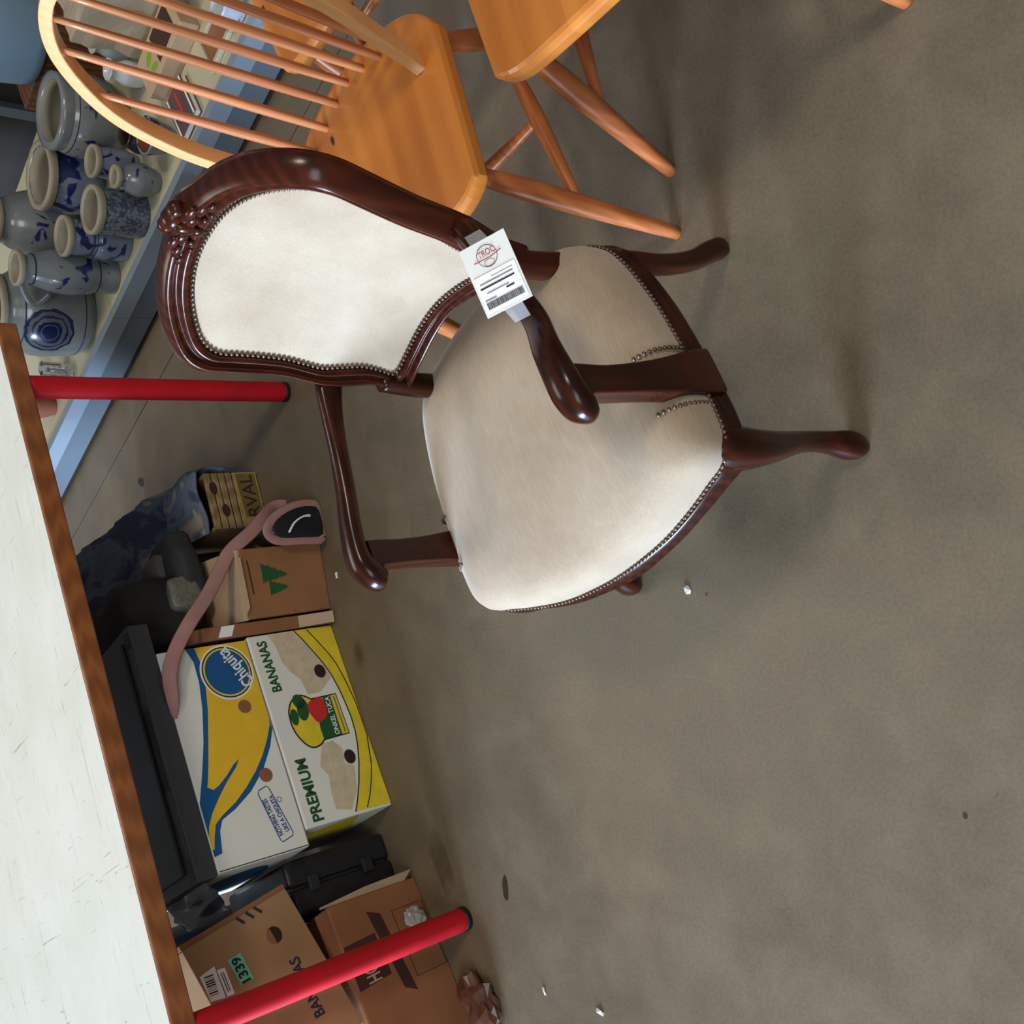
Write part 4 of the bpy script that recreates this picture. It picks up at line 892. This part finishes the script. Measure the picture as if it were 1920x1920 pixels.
# wooden box and tub at the back
def backstuff():
    a = math.atan2(SHD.y, SHD.x)
    t = empty('wooden_box', sp(.40, .66, ZS), a); tag(t, 'brown wooden box standing at the back of the shelf under the big tub', 'box')
    for z in (0, .20):
        for y in (-.26, -.18, -.10, -.02): box('plank', (-.06, y, z), (.30, y + .077, z + .014), OLDWOOD, t, .002)
    for x in (-.06, .285): box('side_board', (x, -.26, .014), (x + .015, .057, .20), OLDWOOD, t, .002)
    for y in (-.26, .042): box('side_board', (-.045, y, .014), (.285, y + .015, .20), OLDWOOD, t, .002)
    b = empty('plastic_tub', sp(.50, .735, ZS + .2145)); tag(b, 'large smooth grey-blue tub at the top corner of the picture', 'tub')
    lathe('body', [(.10, 0), (.165, .004), (.17, .03), (.185, .20), (.19, .34)], TUBMAT, b, 40); lathe('rim', [(.186, .335), (.198, .338), (.200, .352), (.19, .357), (.178, .352), (.17, .30), (.16, .05)], TUBMAT, b, 40, cap=(False, True))
    # cardboard picture blocks and wrapped parcels
    def parcel(name, s, n, rz, w_, d_, h_, mat, label, z0=ZS, cat='box'):
        o = empty(name, sp(s, n, z0), a + rz); tag(o, label, cat); return o
    p = parcel('wrapped_parcel', .12, .50, -.1, 0, 0, 0, None, 'parcel in shiny tan wrapping paper behind the chair spindles', cat='parcel')
    bm = bmesh.new(); bmesh.ops.create_cube(bm, size=1); bmesh.ops.subdivide_edges(bm, edges=bm.edges[:], cuts=7, use_grid_fill=True)
    for v in bm.verts:
        q = v.co.copy(); q = V((q.x * .30, q.y * .22, (q.z + .5) * .24)); f = noise.noise(q * 14) * .012
        v.co = q + V((f, f * .8, f if v.co.z > -.4 else 0)) + V((0, 0, .0 if v.co.z > -.4 else 0))
        if v.co.z < 0.002: v.co.z = 0.001
    bmobj('paper', bm, TANPAPER, p, smooth=False)
    box('string', (-.006, -.124, .001), (.006, .124, .258), CARD_L, p, .002)
    c = parcel('picture_box', .15, .295, .05, 0, 0, 0, None, 'flat beige cardboard box printed with a brown square and green leaf, on the shelf', cat='box')
    box('body', (-.13, -.07, 0), (.13, .07, .06), CARD_L, c, .003)
    box('print_square', (-.10, -.055, .0600), (.02, .05, .0608), INK_BR, c, .0002); 
    lp = ell(.055, -.02, .03, .014, 16, .6); flat('print_leaf', [(x, y, .0606) for x, y in lp], [tuple(range(16))], plain('leaf_green', srgb(132, 168, 48), .5, .1, 20), c)
    lp = ell(.05, .03, .022, .012, 16, -.5); flat('print_leaf', [(x, y, .0606) for x, y in lp], [tuple(range(16))], plain('leaf_green2', srgb(132, 168, 48), .5, .1, 20), c)
    f = parcel('flat_frame', -.03, .13, .04, 0, 0, 0, None, 'small pale frame lying flat at the shelf front, brown centre', cat='frame')
    for lo, hi in (((-.075, -.06, 0), (-.06, .06, .014)), ((.06, -.06, 0), (.075, .06, .014)), ((-.06, -.06, 0), (.06, -.045, .014)), ((-.06, .045, 0), (.06, .06, .014))): box('frame_bar', lo, hi, CREAM, f, .002)
    box('picture', (-.06, -.045, 0), (.06, .045, .006), CARD_D, f, .001)
    bk = parcel('book', .21, .12, .02, 0, 0, 0, None, 'dark red striped book lying on the shelf by the front rail', cat='book')
    BK = plain('book_cover', srgb(92, 66, 66), .5, .1, 10)
    box('cover', (-.055, -.075, 0), (.055, .075, .003), BK, bk, .0008); box('pages', (-.052, -.072, .003), (.053, .072, .019), PAPER, bk, .0008); box('cover', (-.055, -.075, .019), (.055, .075, .022), BK, bk, .0008)
    box('print_stripe', (-.006, -.06, .0221), (.004, .02, .0226), INK_R, bk, .0001); box('print_stripe', (-.05, -.075, .0221), (-.043, .075, .0226), PAPER, bk, .0001); box('print_stripe', (.043, -.075, .0221), (.05, .075, .0226), PAPER, bk, .0001)
    k = parcel('tea_box', .22, .66, .15, 0, 0, 0, None, 'tall brown carton beside the white porcelain vase', cat='box'); box('body', (-.06, -.05, 0), (.06, .05, .17), CARD_D, k, .003); box('lid', (-.062, -.052, .17), (.062, .052, .182), CARD, k, .003)
    k = parcel('carved_block', -.15, .34, .1, 0, 0, 0, None, 'dark mottled wooden casket behind the wrapped parcel', cat='box'); box('body', (-.09, -.07, 0), (.09, .07, .13), plain('mottled_wood', srgb(110, 84, 68), .6, .35, 30), k, .004); box('lid', (-.094, -.074, .13), (.094, .074, .15), OLDWOOD, k, .004)
backstuff()

# ------------------------------------------------------------------ litter and marks on the floor
def scrap(name, x, y, a, b, rot, mat, label, seed):
    pts = []
    for j in range(7):
        th = 2 * math.pi * j / 7; r = 1 + .25 * noise.noise(V((th, seed, 0))); pts.append((a * r * math.cos(th), b * r * math.sin(th)))
    o = flat(name, [(p[0], p[1], z + .002 * (i % 2)) for z in (0.0, .0012) for i, p in enumerate(pts)], [tuple(range(7)), tuple(range(7, 14))] + [(i, (i + 1) % 7, 7 + (i + 1) % 7, 7 + i) for i in range(7)], mat)
    o.location = (x, y, .0008); o.rotation_euler = (0, 0, rot); tag(o, label, 'litter')
scrap('paper_scrap', -1.074, 1.642, .012, .006, 1.3, PAPER, 'small white paper chip on the bare floor near the picture edge', 1)
scrap('paper_scrap', -1.076, 1.812, .010, .003, .4, PAPER, 'thin pale sliver on the floor near the nearest red leg', 2)
scrap('paper_scrap', -.174, 1.319, .009, .008, .2, PAPER, 'tiny white scrap on the floor by the hidden front foot of the armchair', 3)
scrap('paper_scrap', -.134, 2.518, .009, .005, .2, PAPER, 'tiny white scrap in front of the fir tree box', 4)
blot('oil_stain', -.87, 1.92, .055, .015, .25, OIL, 2); blot('rust_stain', -.343, 2.44, .09, .035, .4, RUST, 5); blot('rust_stain', -.86, 2.15, .20, .035, .5, RUST, 8)
blot('stain_spot', .204, 3.71, .05, .03, 1.6, OIL, 3); blot('stain_spot', -.183, 1.276, .006, .005, 0, OIL, 6); blot('stain_spot', -.529, .807, .009, .007, 0, OIL, 7); blot('stain_spot', -.488, .754, .007, .004, 0, RUST, 9)
